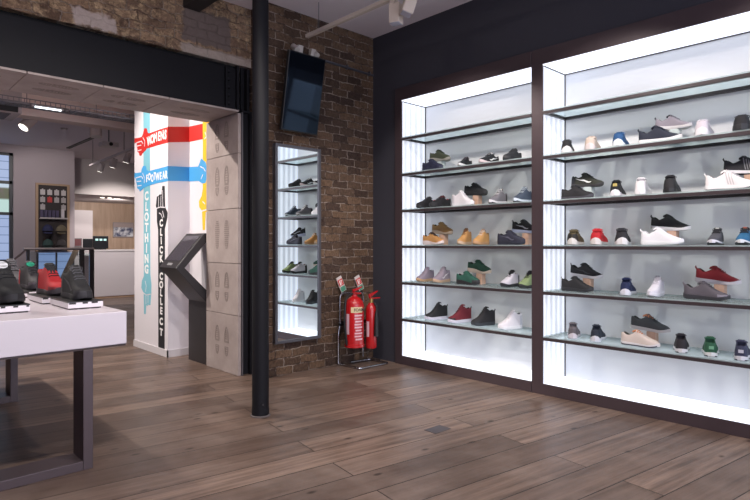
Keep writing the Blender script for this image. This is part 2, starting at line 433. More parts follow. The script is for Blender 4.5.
# ------------------------------------------------------------------ painted hand signs
FX = lambda u, v, d: (2.83 - d, u, v)          # sign wall face, towards the shop
FM = lambda u, v, d: (u, 6.55 - d, v)          # the step
FX3 = lambda u, v, d: (3.1 - d, u, v)          # set-back face
def hand(name, label, col, face, extra=(), letters=(), lcol=(236, 232, 232), lines=()):
    t = thing(name, label, 'sign', (0, 0, 0)); m = mat(col, .6)
    t.location = (2.83, face[0][0], face[0][1]) ; inv = Vector(t.location)
    def loc(fn): return lambda u, v, d: Vector(fn(u, v, d)) - inv
    MB().prism(face, loc(FX), -.001, .0022).build('hand_panel', m, t)
    for nm, pts, fn in extra: MB().prism(pts, loc(fn), -.001, .0022).build(nm, m, t)
    if letters:
        b = MB()
        for ch, y, z, size, sx, tilt in letters:
            mt = plane_mtx((2.83 - .0026 - inv.x, y - inv.y, z - inv.z), (0, -cos(tilt), sin(tilt)), (0, sin(tilt), cos(tilt)))
            tb = text_mb(ch, size, mt, .001, size * .042, sx); b.add(tb.v, tb.f)
        b.build('lettering', mat(lcol, .6), t)
    if lines:
        b = MB()
        for pts, fn in lines:
            for (u0, v0), (u1, v1) in zip(pts, pts[1:]):
                d = Vector((u1 - u0, v1 - v0)); nrm = Vector((-d.y, d.x)).normalized() * .006
                b.prism([(u0 + nrm.x, v0 + nrm.y), (u0 - nrm.x, v0 - nrm.y), (u1 - nrm.x, v1 - nrm.y), (u1 + nrm.x, v1 + nrm.y)], loc(fn), .001, .0032)
        b.build('finger_lines', mat((222, 216, 222), .6), t)
    return t
hand('hand_sign', 'teal forearm with fist and pointing finger hanging down, lettered CLOTHING', (124, 184, 200),
     [(7.30, 3.40), (7.09, 3.40), (7.073, .972), (7.039, .836), (7.045, .735), (7.07, .582), (7.137, .577), (7.143, .602), (7.165, .562), (7.207, .572), (7.22, .456), (7.272, .451), (7.285, .72), (7.362, .78), (7.345, .871), (7.279, .939)],
     letters=[(c, 7.19, 1.955 - i * .133, .15, 1.15, .06 * (-1) ** i) for i, c in enumerate('CLOTHING')],
     lines=[([(7.29, .72), (7.2, .70), (7.06, .72)], FX), ([(7.143, .71), (7.143, .6)], FX), ([(7.21, .71), (7.21, .58)], FX), ([(7.22, .74), (7.2, .82), (7.24, .88)], FX)])
red = [(6.548, 2.743), (6.78, 2.748), (7.102, 2.745), (7.149, 2.758), (7.181, 2.82), (7.253, 2.834), (7.305, 2.768), (7.345, 2.737), (7.412, 2.737), (7.585, 2.746), (7.59, 2.691), (7.507, 2.673), (7.514, 2.639), (7.487, 2.596), (7.497, 2.561), (7.429, 2.537), (7.419, 2.503), (7.372, 2.492), (7.328, 2.519), (7.214, 2.544), (7.181, 2.565), (7.023, 2.565), (6.721, 2.563), (6.548, 2.557)]
def lift(pts, e): return pts
FX2 = lambda u, v, d: (2.83 - d - .0025, u, v)
t = hand('hand_sign', 'red pointing hand and forearm lettered WOMENS, wrapping round the sign wall', (196, 40, 34), red,
     [('arm_panel', [(2.828, 2.748), (3.1, 2.785), (3.1, 2.60), (2.828, 2.56)], FM), ('arm_panel', [(6.55, 2.787), (6.198, 2.768), (6.198, 2.587), (6.55, 2.60)], FX3)],
     [(c, y, zz, .15, .85, 0.06 * (-1) ** i) for i, (c, (y, zz)) in enumerate(zip("WOMENS", [(7.10, 2.648), (7.0, 2.655), (6.905, 2.66), (6.8, 2.662), (6.705, 2.66), (6.61, 2.655)]))],
     lines=[([(7.53, 2.68), (7.35, 2.68), (7.3, 2.64)], FX), ([(7.5, 2.635), (7.36, 2.63)], FX), ([(7.48, 2.57), (7.35, 2.57)], FX), ([(7.30, 2.72), (7.24, 2.67), (7.25, 2.60)], FX)])
t.location.x -= .0025
blue = [(6.548, 2.278), (6.87, 2.274), (7.118, 2.271), (7.181, 2.292), (7.214, 2.343), (7.295, 2.357), (7.345, 2.32), (7.362, 2.277), (7.585, 2.289), (7.59, 2.23), (7.542, 2.213), (7.531, 2.167), (7.507, 2.126), (7.497, 2.079), (7.429, 2.061), (7.412, 2.034), (7.345, 2.049), (7.279, 2.07), (7.149, 2.086), (6.87, 2.099), (6.548, 2.1)]
t = hand('hand_sign', 'sky blue pointing hand and forearm lettered FOOTWEAR, ending in a cuff', (72, 160, 218), blue,
     [('arm_panel', [(2.828, 2.279), (3.1, 2.292), (3.1, 2.119), (2.828, 2.101)], FM),
      ('arm_panel', [(6.55, 2.294), (6.313, 2.275), (6.236, 2.362), (6.123, 2.309), (6.073, 2.187), (6.123, 2.063), (6.21, 2.064), (6.3, 2.101), (6.55, 2.116)], FX3)],
     [(c, y, zz, .125, .8, 0.06 * (-1) ** i) for i, (c, (y, zz)) in enumerate(zip("FOOTWEAR", [(7.17, 2.178), (7.09, 2.193), (7.0, 2.168), (6.925, 2.187), (6.84, 2.172), (6.75, 2.174), (6.66, 2.177), (6.585, 2.175)]))],
     lines=[([(7.54, 2.22), (7.35, 2.225), (7.3, 2.19)], FX), ([(7.5, 2.17), (7.36, 2.165)], FX), ([(7.48, 2.11), (7.35, 2.11)], FX), ([(7.31, 2.26), (7.25, 2.2), (7.26, 2.13)], FX),
            ([(6.26, 2.27), (6.17, 2.24), (6.13, 2.2)], FX3), ([(6.24, 2.12), (6.19, 2.17)], FX3)])
t.location.x -= .0025
hand('hand_sign', 'black raised hand and long forearm lettered CLICK COLLECT, beside the kiosk', (34, 33, 37),
     [(6.825, .05), (6.831, 1.522), (6.87, 1.633), (6.87, 1.781), (6.9, 1.82), (6.87, 1.935), (6.819, 1.938), (6.795, 1.955), (6.73, 1.951), (6.707, 2.053), (6.64, 2.048), (6.629, 1.795), (6.555, 1.72), (6.572, 1.649), (6.634, 1.542), (6.643, .074)],
     letters=[(c, 6.738, zz, .118, 1.15, .06 * (-1) ** i) for i, (c, zz) in enumerate(zip('CLICKCOLLECT', [1.6, 1.49, 1.386, 1.275, 1.168, .955, .851, .754, .648, .535, .405, .275]))],
     lines=[([(6.88, 1.79), (6.76, 1.80), (6.63, 1.79)], FX), ([(6.82, 1.8), (6.815, 1.93)], FX), ([(6.75, 1.8), (6.745, 1.94)], FX), ([(6.69, 1.8), (6.70, 2.0)], FX), ([(6.8, 1.73), (6.74, 1.71), (6.70, 1.66)], FX), ([(6.7, 1.75), (6.66, 1.67)], FX)])
t = thing('hand_sign', 'yellow forearm with fist and pointing finger hanging down, set back by the concrete tiles', 'sign', (3.1, 6.1, 1.5))
fn = lambda u, v, d: (-d - .0025, u - 6.1, v - 1.5)
MB().prism([(6.198, 3.40), (6.05, 3.40), (6.05, 1.711), (6.1, 1.72), (6.128, 1.724), (6.148, 1.514), (6.198, 1.515), (6.215, 1.74), (6.287, 1.791), (6.292, 1.862), (6.223, 1.918), (6.193, 2.01)], fn, -.0026, .0015).build('hand_panel', mat((238, 190, 40), .6), t)
b = MB()
for p, q in (((6.215, 1.74), (6.1, 1.75)), ((6.14, 2.66), (6.1, 2.60)), ((6.16, 2.58), (6.11, 2.60)), ((6.2, 1.85), (6.14, 1.82))):
    d = Vector((q[0] - p[0], q[1] - p[1])); nn = Vector((-d.y, d.x)).normalized() * .007
    b.prism([(p[0] + nn.x, p[1] + nn.y), (p[0] - nn.x, p[1] - nn.y), (q[0] - nn.x, q[1] - nn.y), (q[0] + nn.x, q[1] + nn.y)], fn, .001, .0025)
b.build('finger_lines', mat((226, 220, 226), .6), t)

# ------------------------------------------------------------------ click and collect kiosk
t = thing('ordering_kiosk', 'black angular touchscreen kiosk standing against the sign wall', 'kiosk', (2.95, 5.83, 0))
prof = [(.005, 0), (.005, .70), (-.345, 1.09), (-.02, 1.47), (.125, 1.47), (.125, 1.41), (.045, 1.41), (-.245, 1.09), (.105, .74), (.13, .70), (.13, 0)]
MB().prism(prof, lambda u, v, d: (u, d, v), 0, .44).build('body', mat((46, 43, 46), .38), t, bevel=.004)
d = Vector((.325, .38)).normalized(); nn = Vector((-d.y, d.x))
def onarm(s0, s1, y0, y1, h0, h1):
    b = MB(); p = Vector((-.345, 1.09))
    pts = [(p + d * s0 + nn * h0), (p + d * s1 + nn * h0), (p + d * s1 + nn * h1), (p + d * s0 + nn * h1)]
    return b.prism([(q.x, q.y) for q in pts], lambda u, v, dd: (u, dd, v), y0, y1)
onarm(.10, .46, .045, .395, -.002, .003).build('screen', mat((70, 66, 74), .08, spec=.8), t)
onarm(.035, .065, .16, .28, -.002, .004).build('card_reader', mat((140, 138, 142), .3), t)

# ------------------------------------------------------------------ lit shoe cabinets
ZS = [.524, .934, 1.343, 1.743, 2.148, 2.55]
NAMES = ['lowest shelf', 'second shelf up', 'third shelf up', 'fourth shelf up', 'fifth shelf up', 'empty top shelf']
M_side = led_acrylic('lit_acrylic_side', .5, .9, 0, .088)
M_top = led_acrylic('lit_acrylic_top', 1, 1.3)
M_base = led_acrylic('lit_acrylic_base', 1, 1.15)
M_backp = mat((228, 228, 230), .4, spec=.4)
def cabinet(side, y0, y1, fl, fr):
    """y0 > y1: opening from y0 (far) to y1 (near); fl, fr: stile widths"""
    t = thing('display_cabinet', side + ' tall bronze framed cabinet with glowing white interior, built into the dark wall', 'cabinet', (4.56, (y0 + y1) / 2, 0), group='lit shoe cabinets')
    cy = (y0 + y1) / 2; a, c = y0 - cy, y1 - cy
    b = MB().box((0, c - fr, 0), (.018, a + fl, .098)).box((0, c - fr, 2.962), (.018, a + fl, 3.105)).box((0, a, .098), (.018, a + fl, 2.962))
    if fr: b.box((0, c - fr, .098), (.018, c, 2.962))
    b.build('frame', M_bronze, t, bevel=.002)
    MB().box((.405, c, .098), (.43, a, 2.962)).build('back_panel', M_backp, t)
    MB().box((.018, a, .098), (.43, a + .006, 2.962)).build('side_panel', M_side, t)
    MB().box((.018, c - .006, .098), (.43, c, 2.962)).build('side_panel', M_side, t)
    MB().box((.002, c + .001, 2.952), (.405, a - .001, 2.972)).build('light_panel', M_top, t)
    MB().box((.012, c + .001, .085), (.405, a - .001, .1)).build('light_base', M_base, t)
    b = MB().box((.397, a - .008, .1), (.405, a, 2.95)).box((.397, c, 2.944), (.405, a, 2.952)).box((.02, a - .006, 2.944), (.4, a, 2.952)); b.build('corner_bead', M_rail, t)
    for i, z in enumerate(ZS):
        s = thing('glass_shelf', NAMES[i] + ' of the ' + side + ' lit cabinet, frosted glass in dark rails', 'shelf', (4.56, cy, z), group='glass shelves of the ' + side + ' cabinet')
        MB().box((.006, c + .002, -.012), (.396, a - .002, 0)).build('glass_panel', M_glass, s)
        b = MB().box((.0, c + .002, -.038), (.036, a - .002, -.012)); b.build('front_rail', mat((66, 56, 59), .4, metal=.2), s)
        b = MB().box((.36, c + .002, -.036), (.396, a - .002, -.012)).box((.036, a - .03, -.036), (.36, a - .002, -.012)).box((.036, c + .002, -.036), (.36, c + .03, -.012)); b.build('rear_rail', M_rail, s)
cabinet('left', 4.36, 2.731, .10, 0)
cabinet('right', 2.612, .5, .11, .12)

# ------------------------------------------------------------------ shoes
def interp(tab, t):
    for (a, va), (c, vc) in zip(tab, tab[1:]):
        if t <= c:
            k = (t - a) / (c - a) if c > a else 0
            k = k * k * (3 - 2 * k) * .5 + k * .5
            return va + (vc - va) * k
    return tab[-1][1]
W_TAB = [(0, 0), (.01, .016), (.03, .024), (.08, .031), (.16, .035), (.3, .034), (.45, .034), (.58, .040), (.7, .0455), (.8, .0445), (.88, .039), (.94, .030), (.98, .018), (1, 0)]
H_TAB = {
 'low': [(0, .088), (.06, .098), (.2, .078), (.32, .088), (.40, .116), (.5, .102), (.6, .085), (.7, .070), (.8, .060), (.9, .053), (.97, .044), (1, .034)],
 'sock': [(0, .100), (.06, .104), (.2, .078), (.33, .094), (.40, .120), (.5, .106), (.6, .087), (.7, .070), (.8, .058), (.9, .049), (.97, .04), (1, .03)],
 'max': [(0, .098), (.06, .104), (.2, .085), (.33, .097), (.40, .124), (.5, .109), (.6, .092), (.7, .078), (.8, .069), (.9, .06), (.97, .05), (1, .036)],
 'mid': [(0, .118), (.06, .132), (.2, .118), (.31, .130), (.39, .156), (.5, .132), (.6, .104), (.7, .082), (.8, .068), (.9, .059), (.97, .048), (1, .034)],
 'hi': [(0, .15), (.06, .162), (.2, .150), (.31, .164), (.38, .188), (.5, .158), (.6, .122), (.7, .092), (.8, .076), (.9, .066), (.97, .054), (1, .038)],
}
SOLE = {'low': (.026, .020), 'sock': (.034, .022), 'max': (.040, .026), 'mid': (.036, .026), 'hi': (.038, .03)}
NT, NJ = 25, 16
TS = [.5 - .5 * cos(pi * k / NT) for k in range(NT + 1)]
def shoe(label, loc, yaw, upper, sole, style='low', lining=None, laces=None, tongue=None, toe=None, heel=None, mark=None, markcol=(235, 235, 235), peak=None, wide=1.0, tall=1.07,
         outsole=None, tab=None, scale=1.0, group=None, knit=.35, rough=.75):
    L = .3
    t = thing('trainer', label, 'shoe', loc, yaw, group); t.scale = (scale, scale * wide, scale * tall)
    H = H_TAB[style]; hs, ts = SOLE[style]
    w = lambda q: interp(W_TAB, q)
    zb = lambda q: (.006 * max(0, 1 - q / .08) ** 2 + .016 * max(0, (q - .72) / .28) ** 2)
    zt = lambda q: zb(q) + (.012 if peak == 'toe' else .003) * max(0, (q - .86) / .14) ** 1.5 + (.022 if peak == 'heel' else 0) * max(0, 1 - q / .09) ** 1.5 + hs + (ts - hs) * min(1, q * 1.25) + (.006 * sin(pi * q * 2) if style in ('max',) else 0)
    h = lambda q: max(interp(H, q), zt(q) + .004)
    X = lambda q: (q - .5) * L
    ctr = lambda q: .006 * sin(pi * q) - .008 * max(0, q - .55)
    def sec(q, a, off=0.0):
        ca, sa = cos(a), sin(a)
        ww = w(q) * (.97 + off * 20); yy = ww * (abs(ca) ** (.36 if q < .16 else .36 + .08 * min(1, (q - .16) / .15) if q < .5 else .46 + .1 * (q - .5))) * (1 if ca > 0 else -1)
        return (X(q) + (off if q > .9 else (-off if q < .06 else 0)), ctr(q) + yy, zt(q) - .003 + (h(q) + off - zt(q) + .003) * abs(sa) ** .8)
    def side(q, v, sgn, off=.0012):
        sa = max(0, min(1, v)) ** (1 / .8); a = math.asin(sa)
        p = sec(q, a if sgn > 0 else pi - a, off); return p
    # midsole / sole
    rings = []
    fl = 1.08 if style in ('max', 'mid', 'sock', 'hi') else 1.03
    for q in TS:
        ww, c = w(q), ctr(q); a0, a1 = zb(q), zt(q); ex = .006 * (1 if q > .5 else -1) * (1 - min(1, w(q) / .02))
        rings.append([(X(q) + ex, c - ww * .93, a0), (X(q) + ex * 1.3, c - ww * fl, a0 + (a1 - a0) * .35), (X(q) + ex, c - ww * 1.03, a1), (X(q) + ex, c + ww * 1.03, a1),
                      (X(q) + ex * 1.3, c + ww * fl, a0 + (a1 - a0) * .35), (X(q) + ex, c + ww * .93, a0)])
    MB().loft(rings).build('sole', mat(sole, .55), t, smooth=True, angle=50)
    if outsole:
        rings = [[(X(q) + (p[0] - X(q)) * 1.1, ctr(q) + (p[1] - ctr(q)) * 1.03, p[2]) for p in
                  ((X(q), ctr(q) - w(q) * .95, zb(q) - .0005), (X(q), ctr(q) - w(q) * 1.03, zb(q) + .009), (X(q), ctr(q) + w(q) * 1.03, zb(q) + .009), (X(q), ctr(q) + w(q) * .95, zb(q) - .0005))] for q in TS]
        MB().loft(rings).build('outsole', mat(outsole, .6), t, smooth=True)
    # upper with a real opening
    rings = []
    for q in TS:
        ring = [list(sec(q, pi * j / NJ)) for j in range(NJ + 1)]
        if .035 < q < .385:
            r0, r1 = ring[6], ring[10]; f = min(1, (q - .02) / .05) * min(1, (.40 - q) / .05)
            for j in (7, 8, 9):
                k = (j - 6) / 4
                ring[j] = [r0[0], r0[1] + (r1[1] - r0[1]) * k * .96, ring[j][2] * (1 - f) + (zt(q) + .018) * f]
        rings.append(ring)
    up, li = MB(), MB(); n = NJ + 1
    vs = [p for r in rings for p in r]; fu, fl_ = [], []
    for i in range(len(rings) - 1):
        for j in range(NJ):
            f = (i * n + j, i * n + j + 1, (i + 1) * n + j + 1, (i + 1) * n + j)
            (fl_ if 6 <= j < 10 and TS[i] > .03 and TS[i + 1] < .39 else fu).append(f)
    def sub(fs):
        used = sorted({i for f in fs for i in f}); mp = {k: i for i, k in enumerate(used)}
        return [vs[k] for k in used], [tuple(mp[i] for i in f) for f in fs]
    up.add(*sub(fu)); li.add(*sub(fl_))
    up.build('upper', mat(upper, rough, bump=knit, bscale=260), t, smooth=True, angle=60)
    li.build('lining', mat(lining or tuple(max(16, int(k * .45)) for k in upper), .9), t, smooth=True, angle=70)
    # tongue
    tq = [.355, .39, .44, .5, .57]
    rings = []
    for i, q in enumerate(tq):
        zz = h(q) + (.010, .007, .004, .003, .001)[i]; hw = (.024, .026, .026, .023, .018)[i]; x = X(q) - (.012 if i == 0 else 0)
        rings.append([(x, ctr(q) - hw, zz - .012), (x, ctr(q) - hw * .6, zz), (x, ctr(q) + hw * .6, zz), (x, ctr(q) + hw, zz - .012), (x + .004, ctr(q), zz - .014)])
    MB().loft(rings).build('tongue', mat(tongue or upper, .8), t, smooth=True, angle=70)
    # laces
    if laces:
        b = MB()
        for q in (.43, .48, .53, .58, .63):
            b.tube([Vector(sec(q + .006 * (k % 2), pi * (.36 + .28 * k / 6), .0)) + Vector((0, 0, .0045)) for k in range(7)], .0026, 5)
        b.tube([(X(.42), ctr(.42) + .012, h(.42) + .006), (X(.44), ctr(.42) + .03, h(.42) - .002), (X(.46), ctr(.42) + .026, h(.42) - .022)], .002, 5)
        b.tube([(X(.42), ctr(.42) - .012, h(.42) + .006), (X(.44), ctr(.42) - .03, h(.42) - .004), (X(.47), ctr(.42) - .028, h(.42) - .018)], .002, 5)
        b.build('laces', mat(laces, .7), t)
    def patch(nm, col, q0, q1, v0, v1, nq=8, nv=5):
        for sgn in (1, -1):
            b = MB()
            b.loft([[side(q0 + (q1 - q0) * i / nq, v0 + (v1(q0 + (q1 - q0) * i / nq) if callable(v1) else v1 - v0) * (j / nv) if not callable(v1) else v0 + (v1(q0 + (q1 - q0) * i / nq) - v0) * j / nv, sgn) for j in range(nv + 1)] for i in range(nq + 1)], False, False)
            b.build(nm, mat(col, .6), t, smooth=True, angle=70)
    if toe: patch('toe_cap', toe, .78, .9985, .0, lambda q: .55 + .4 * max(0, (q - .9) / .1))
    if heel: patch('heel_counter', heel, .0015, .17, .0, .78)
    if mark == 'swoosh':
        lo = [(.70, .48), (.665, .30), (.61, .20), (.54, .20), (.44, .30), (.32, .47), (.17, .74)]
        hi = [(.70, .50), (.66, .42), (.61, .36), (.54, .38), (.44, .44), (.32, .56), (.17, .76)]
        for sgn in (1, -1):
            MB().loft([[side(a[0], a[1], sgn, .0022), side(c[0], c[1], sgn, .0022)] for a, c in zip(lo, hi)], False, False).build('side_mark', mat(markcol, .5), t)
    elif mark == 'stripes':
        for sgn in (1, -1):
            for k in range(3):
                q = .47 + k * .055
                MB().loft([[side(q - .07 * v, v * .8 + .1, sgn, .0022), side(q - .07 * v + .026, v * .8 + .1, sgn, .0022)] for v in (0, .33, .66, 1)], False, False).build('side_stripe', mat(markcol, .5), t)
    elif mark == 'badge':
        q = .46; z = h(q) + .006
        b = MB().loft([[(X(.385), ctr(q) - .013, h(.385) + .010), (X(.385), ctr(q) + .013, h(.385) + .010)], [(X(.46), ctr(q) - .012, h(.46) + .0065), (X(.46), ctr(q) + .012, h(.46) + .0065)]], False, False)
        b.build('tongue_badge', mat(markcol, .5), t)
    elif mark == 'heel_badge':
        e = .0045
        MB().box((X(0) - e - .003, -.013, zt(0) + .026), (X(0) - e + .004, .013, zt(0) + .052)).build('heel_badge', mat(markcol, .5), t)
    elif mark == 'round':
        b = MB().lathe([(.0, 0), (.022, 0), (.022, .004), (.0, .004)], sides=16)
        o = b.build('tongue_badge', mat(markcol, .4), t); o.location = (X(.455), 0, h(.455) + .001); o.rotation_euler = (0, R(45), 0)
    if tab:
        b = MB().tube([(X(0) + .006, -.009, h(0) - .012), (X(0) - .006, -.008, h(0) + .006), (X(0) - .005, 0, h(0) + .014), (X(0) - .006, .008, h(0) + .006), (X(0) + .006, .009, h(0) - .012)], .003, 5)
        b.build('pull_tab', mat(tab, .7), t)
    return t
OUT, SIDE = pi, -pi / 2
GL, GR = 'trainers in the left lit cabinet', 'trainers in the right lit cabinet'
K, W_, GRY = (30, 30, 34), (228, 226, 228), (120, 116, 122)
RISE = .112
def out(lb, y, z, up, so, style='low', dy=0, x=4.735, **k):
    return shoe(lb, (x, y, z), OUT + dy - .1, up, so, style, group=k.pop('g'), **k)
def away(lb, y, z, up, so, style='low', dy=0, x=4.735, **k):          # heel towards the room
    k['peak'] = 'heel' if sum(so) > 560 and 'outsole' not in k else None
    return shoe(lb, (x, y, z), dy + .12 + .6 * math.atan2(y, 4.7), up, so, style, group=k.pop('g'), wide=1.36, tall=1.12 if style == 'low' else .96, **k)
def front(lb, y, z, up, so, style='low', dy=.06, **k): return shoe(lb, (4.69, y, z), SIDE - dy, up, so, style, group=k.pop('g'), **k)
def raised(lb, y, z, up, so, style='low', dy=.06, riser='riser', rcol=None, **k):
    r = MB().box((-.035, -.035, 0), (.035, .035, RISE)).build('display_riser', rcol or M_riser, bevel=.002, loc=(4.815, y + .01, z))
    r['label'] = riser; r['category'] = 'riser'; r['kind'] = 'thing'; r['group'] = 'small risers under the raised trainers'
    sh = shoe(lb, (4.815, y + .03, z + RISE + .002), SIDE - dy, up, so, style, group=k.pop('g'), **k); sh.rotation_euler = (0, R(3), SIDE - dy); return sh
M_clear = mat((196, 206, 206), .2)
# --- left cabinet, from the fifth shelf down
z = ZS[4]
front('navy trainer side-on in front of the raised olive trainer, left cabinet', 4.012, z, (34, 36, 62), (40, 42, 64), 'max', laces=(44, 46, 70), g=GL)
raised('olive green trainer raised behind the navy one, left cabinet', 3.985, z, (62, 66, 48), (150, 146, 136), 'max', laces=(58, 60, 44), riser='small pale block under the raised olive trainer', rcol=M_clear, g=GL)
out('small black trainer with white sole right of the olive one, left cabinet', 3.609, z, K, W_, 'low', laces=(70, 60, 66), dy=.3, scale=.9, g=GL)
out('black trainer with white tick, white tongue and pink-white toe sole, left cabinet', 3.308, z, K, (214, 196, 198), 'low', laces=K, tongue=W_, mark='swoosh', dy=.1, g=GL)
out('all black trainer at the right end of the fifth shelf, left cabinet', 3.035, z, (32, 32, 36), (38, 38, 42), 'max', laces=(46, 46, 50), dy=.15, scale=.98, g=GL)
z = ZS[3]
out('black trainer with red lining, leftmost on the fourth shelf of the left cabinet', 4.135, z, (34, 33, 38), (34, 33, 37), 'max', lining=(150, 40, 44), laces=(52, 50, 56), heel=(60, 60, 66), g=GL)
out('black trainer with red tongue, second from left on the fourth shelf of the left cabinet', 3.945, z, (38, 36, 40), (36, 35, 38), 'max', lining=(150, 40, 44), tongue=(120, 40, 46), laces=(60, 54, 60), g=GL)
front('white trainer side-on in front of a raised black one, left cabinet', 3.60, z, (230, 224, 228), (232, 228, 232), 'mid', laces=(226, 222, 226), heel=(216, 210, 216), scale=.96, g=GL)
raised('black trainer with a tiny white mark, raised behind the white one, left cabinet', 3.50, z, (30, 30, 33), (34, 34, 37), 'max', mark='badge', riser='small pale wood block under the raised black trainer, fourth shelf of left cabinet', laces=(40, 40, 44), g=GL)
out('grey trainer with white sole and black straps, left cabinet', 3.202, z, (118, 114, 120), (214, 210, 214), 'mid', outsole=K, laces=W_, heel=(40, 40, 46), tongue=(60, 58, 64), dy=.1, scale=.92, g=GL)
out('blue-grey trainer with white sole at the right end of the fourth shelf, left cabinet', 2.925, z, (66, 76, 92), (206, 214, 222), 'mid', outsole=(60, 66, 76), laces=(190, 200, 210), heel=(48, 58, 74), dy=.1, scale=.92, g=GL)
z = ZS[2]
front('wheat tan trainer side-on with white sole and dark collar, left cabinet', 4.005, z, (190, 138, 82), (226, 208, 206), 'max', lining=(46, 34, 30), tongue=(52, 38, 34), laces=(60, 42, 34), toe=(198, 142, 92), g=GL)
raised('brown tan trainer raised behind the wheat one, left cabinet', 3.95, z, (134, 102, 60), (168, 150, 130), 'max', lining=(46, 36, 26), laces=(120, 92, 56), riser='small pale wood block under the raised brown tan trainer', g=GL)
out('wheat tan boot with dark laces, left of the pair on the third shelf, left cabinet', 3.615, z, (196, 146, 90), (206, 176, 150), 'hi', lining=(70, 44, 28), laces=(74, 50, 36), tongue=(120, 78, 46), dy=.25, scale=.84, g=GL)
out('wheat tan boot with white laces, right of the pair on the third shelf, left cabinet', 3.405, z, (200, 150, 92), (196, 150, 110), 'mid', lining=(84, 56, 36), laces=(224, 214, 206), tongue=(150, 106, 66), dy=.2, scale=.92, g=GL)
front('dark navy trainer side-on in front of the raised black one, third shelf, left cabinet', 3.02, z, (46, 46, 62), (42, 42, 56), 'max', laces=(54, 54, 70), mark='swoosh', markcol=(96, 96, 112), scale=1.04, g=GL)
raised('black trainer with blue-white sole, raised at the right end of third shelf, left cabinet', 2.912, z, (26, 26, 30), (190, 198, 226), 'sock', tab=K, mark='swoosh', markcol=(180, 180, 190), riser='small pale block by the post on the third shelf of the left cabinet', g=GL)
z = ZS[1]
out('mauve trainer with gum sole, leftmost on the second shelf of the left cabinet', 4.16, z, (142, 130, 144), (186, 150, 116), 'mid', lining=(84, 76, 88), laces=(160, 148, 160), dy=.12, scale=.92, g=GL)
out('mauve trainer with gum sole, beside the green trainers, left cabinet', 3.925, z, (150, 138, 150), (190, 158, 132), 'mid', lining=(88, 80, 92), laces=(168, 156, 166), mark='swoosh', markcol=(220, 212, 220), dy=.2, scale=.98, g=GL)
front('green and black trainer side-on in front of the raised dark green one, left cabinet', 3.535, z, (38, 84, 72), (36, 34, 38), 'max', lining=K, laces=(40, 90, 74), toe=(44, 42, 46), g=GL)
raised('dark green trainer with pale sole raised on a wood block, left cabinet', 3.455, z, (28, 66, 52), (206, 188, 172), 'max', lining=(20, 26, 24), laces=(28, 60, 48), riser='small pale wood block under the raised dark green trainer', g=GL)
out('white and black trainer with black sole and red tongue top, left cabinet', 3.064, z, (206, 200, 210), (30, 30, 34), 'mid', lining=(120, 40, 44), tongue=(34, 32, 36), laces=(28, 28, 32), heel=(36, 36, 40), dy=.1, scale=.94, g=GL)
out('pale green and black trainer half hidden by the post, left cabinet', 2.865, z, (132, 148, 104), (36, 38, 34), 'mid', tongue=K, lining=K, laces=K, heel=(44, 46, 44), dy=.1, scale=.94, g=GL)
z = ZS[0]
out('black high trainer with white sole, leftmost on the lowest shelf of left cabinet', 4.0, z, K, (210, 206, 222), 'hi', toe=(26, 26, 30), laces=(44, 44, 48), tongue=(52, 52, 58), tab=K, dy=-.25, scale=.92, g=GL)
out('maroon high trainer with white sole and black toe, left cabinet', 3.678, z, (112, 32, 44), (214, 208, 222), 'hi', toe=(36, 26, 30), laces=(96, 30, 40), tongue=(136, 56, 66), tab=(50, 24, 30), dy=-.25, scale=.92, g=GL)
out('all black high trainer with grey heel sole, between maroon and white, left cabinet', 3.378, z, (34, 32, 36), (52, 54, 60), 'hi', toe=(30, 28, 32), laces=(40, 38, 42), tab=K, dy=-.25, scale=.92, g=GL)
out('white high trainer at the right end of the lowest shelf, left cabinet', 3.06, z, (222, 216, 222), (230, 226, 230), 'hi', laces=(204, 200, 206), lining=(70, 72, 80), heel=(196, 194, 202), tab=W_, dy=-.25, scale=.9, g=GL)
# --- right cabinet, from the fifth shelf down
z = ZS[4]
away('black trainer with white sole, leftmost on the fifth shelf of right cabinet', 2.46, z, K, (222, 220, 222), 'low', laces=K, g=GR)
away('beige trainer between the black and the blue one, right cabinet', 2.229, z, (198, 180, 168), (208, 196, 196), 'low', lining=(140, 124, 114), laces=(206, 190, 180), dy=-.12, g=GR)
away('blue trainer with white sole on the fifth shelf, right cabinet', 1.987, z, (34, 76, 122), (222, 226, 232), 'low', lining=(24, 44, 76), laces=(40, 90, 150), dy=-.12, g=GR)
front('navy trainer side-on with white sole in front of the raised grey one, right cabinet', 1.665, z, (34, 38, 54), (224, 222, 224), 'sock', lining=(22, 24, 34), tab=(30, 34, 48), laces=(36, 40, 56), scale=1.08, g=GR)
raised('lilac grey trainer with white sole raised behind the navy one, right cabinet', 1.58, z, (146, 138, 148), (216, 212, 214), 'sock', lining=(50, 46, 54), tongue=(60, 56, 62), tab=(64, 58, 66), laces=(150, 140, 150), scale=.92, riser='small glassy block under the raised lilac grey trainer', rcol=M_clear, g=GR)
away('pale lilac and white trainer between the grey and black ones, right cabinet', 1.36, z, (204, 196, 204), (222, 218, 222), 'low', lining=(160, 150, 160), laces=(220, 214, 220), dy=-.12, scale=1.05, g=GR)
away('black trainer at the right end of the fifth shelf, right cabinet', 1.105, z, (38, 37, 41), (44, 44, 48), 'max', laces=(60, 60, 66), dy=-.12, scale=1.08, g=GR)
z = ZS[3]
front('black trainer with dark grey sole, in front of the raised olive-black one, right cabinet', 2.35, z, (32, 31, 35), (66, 64, 72), 'low', laces=(48, 47, 52), g=GR)
raised('black and olive trainer with white tick and dark sole, raised, right cabinet', 2.29, z, (44, 46, 38), (58, 56, 58), 'low', mark='swoosh', lining=K, laces=K, heel=K, riser='small glassy block under the raised black and olive trainer', rcol=M_clear, g=GR)
away('black trainer with white sole and gold heel badge, right cabinet', 2.013, z, K, (226, 222, 228), 'mid', mark='heel_badge', markcol=(180, 160, 90), dy=-.12, laces=K, scale=.92, g=GR)
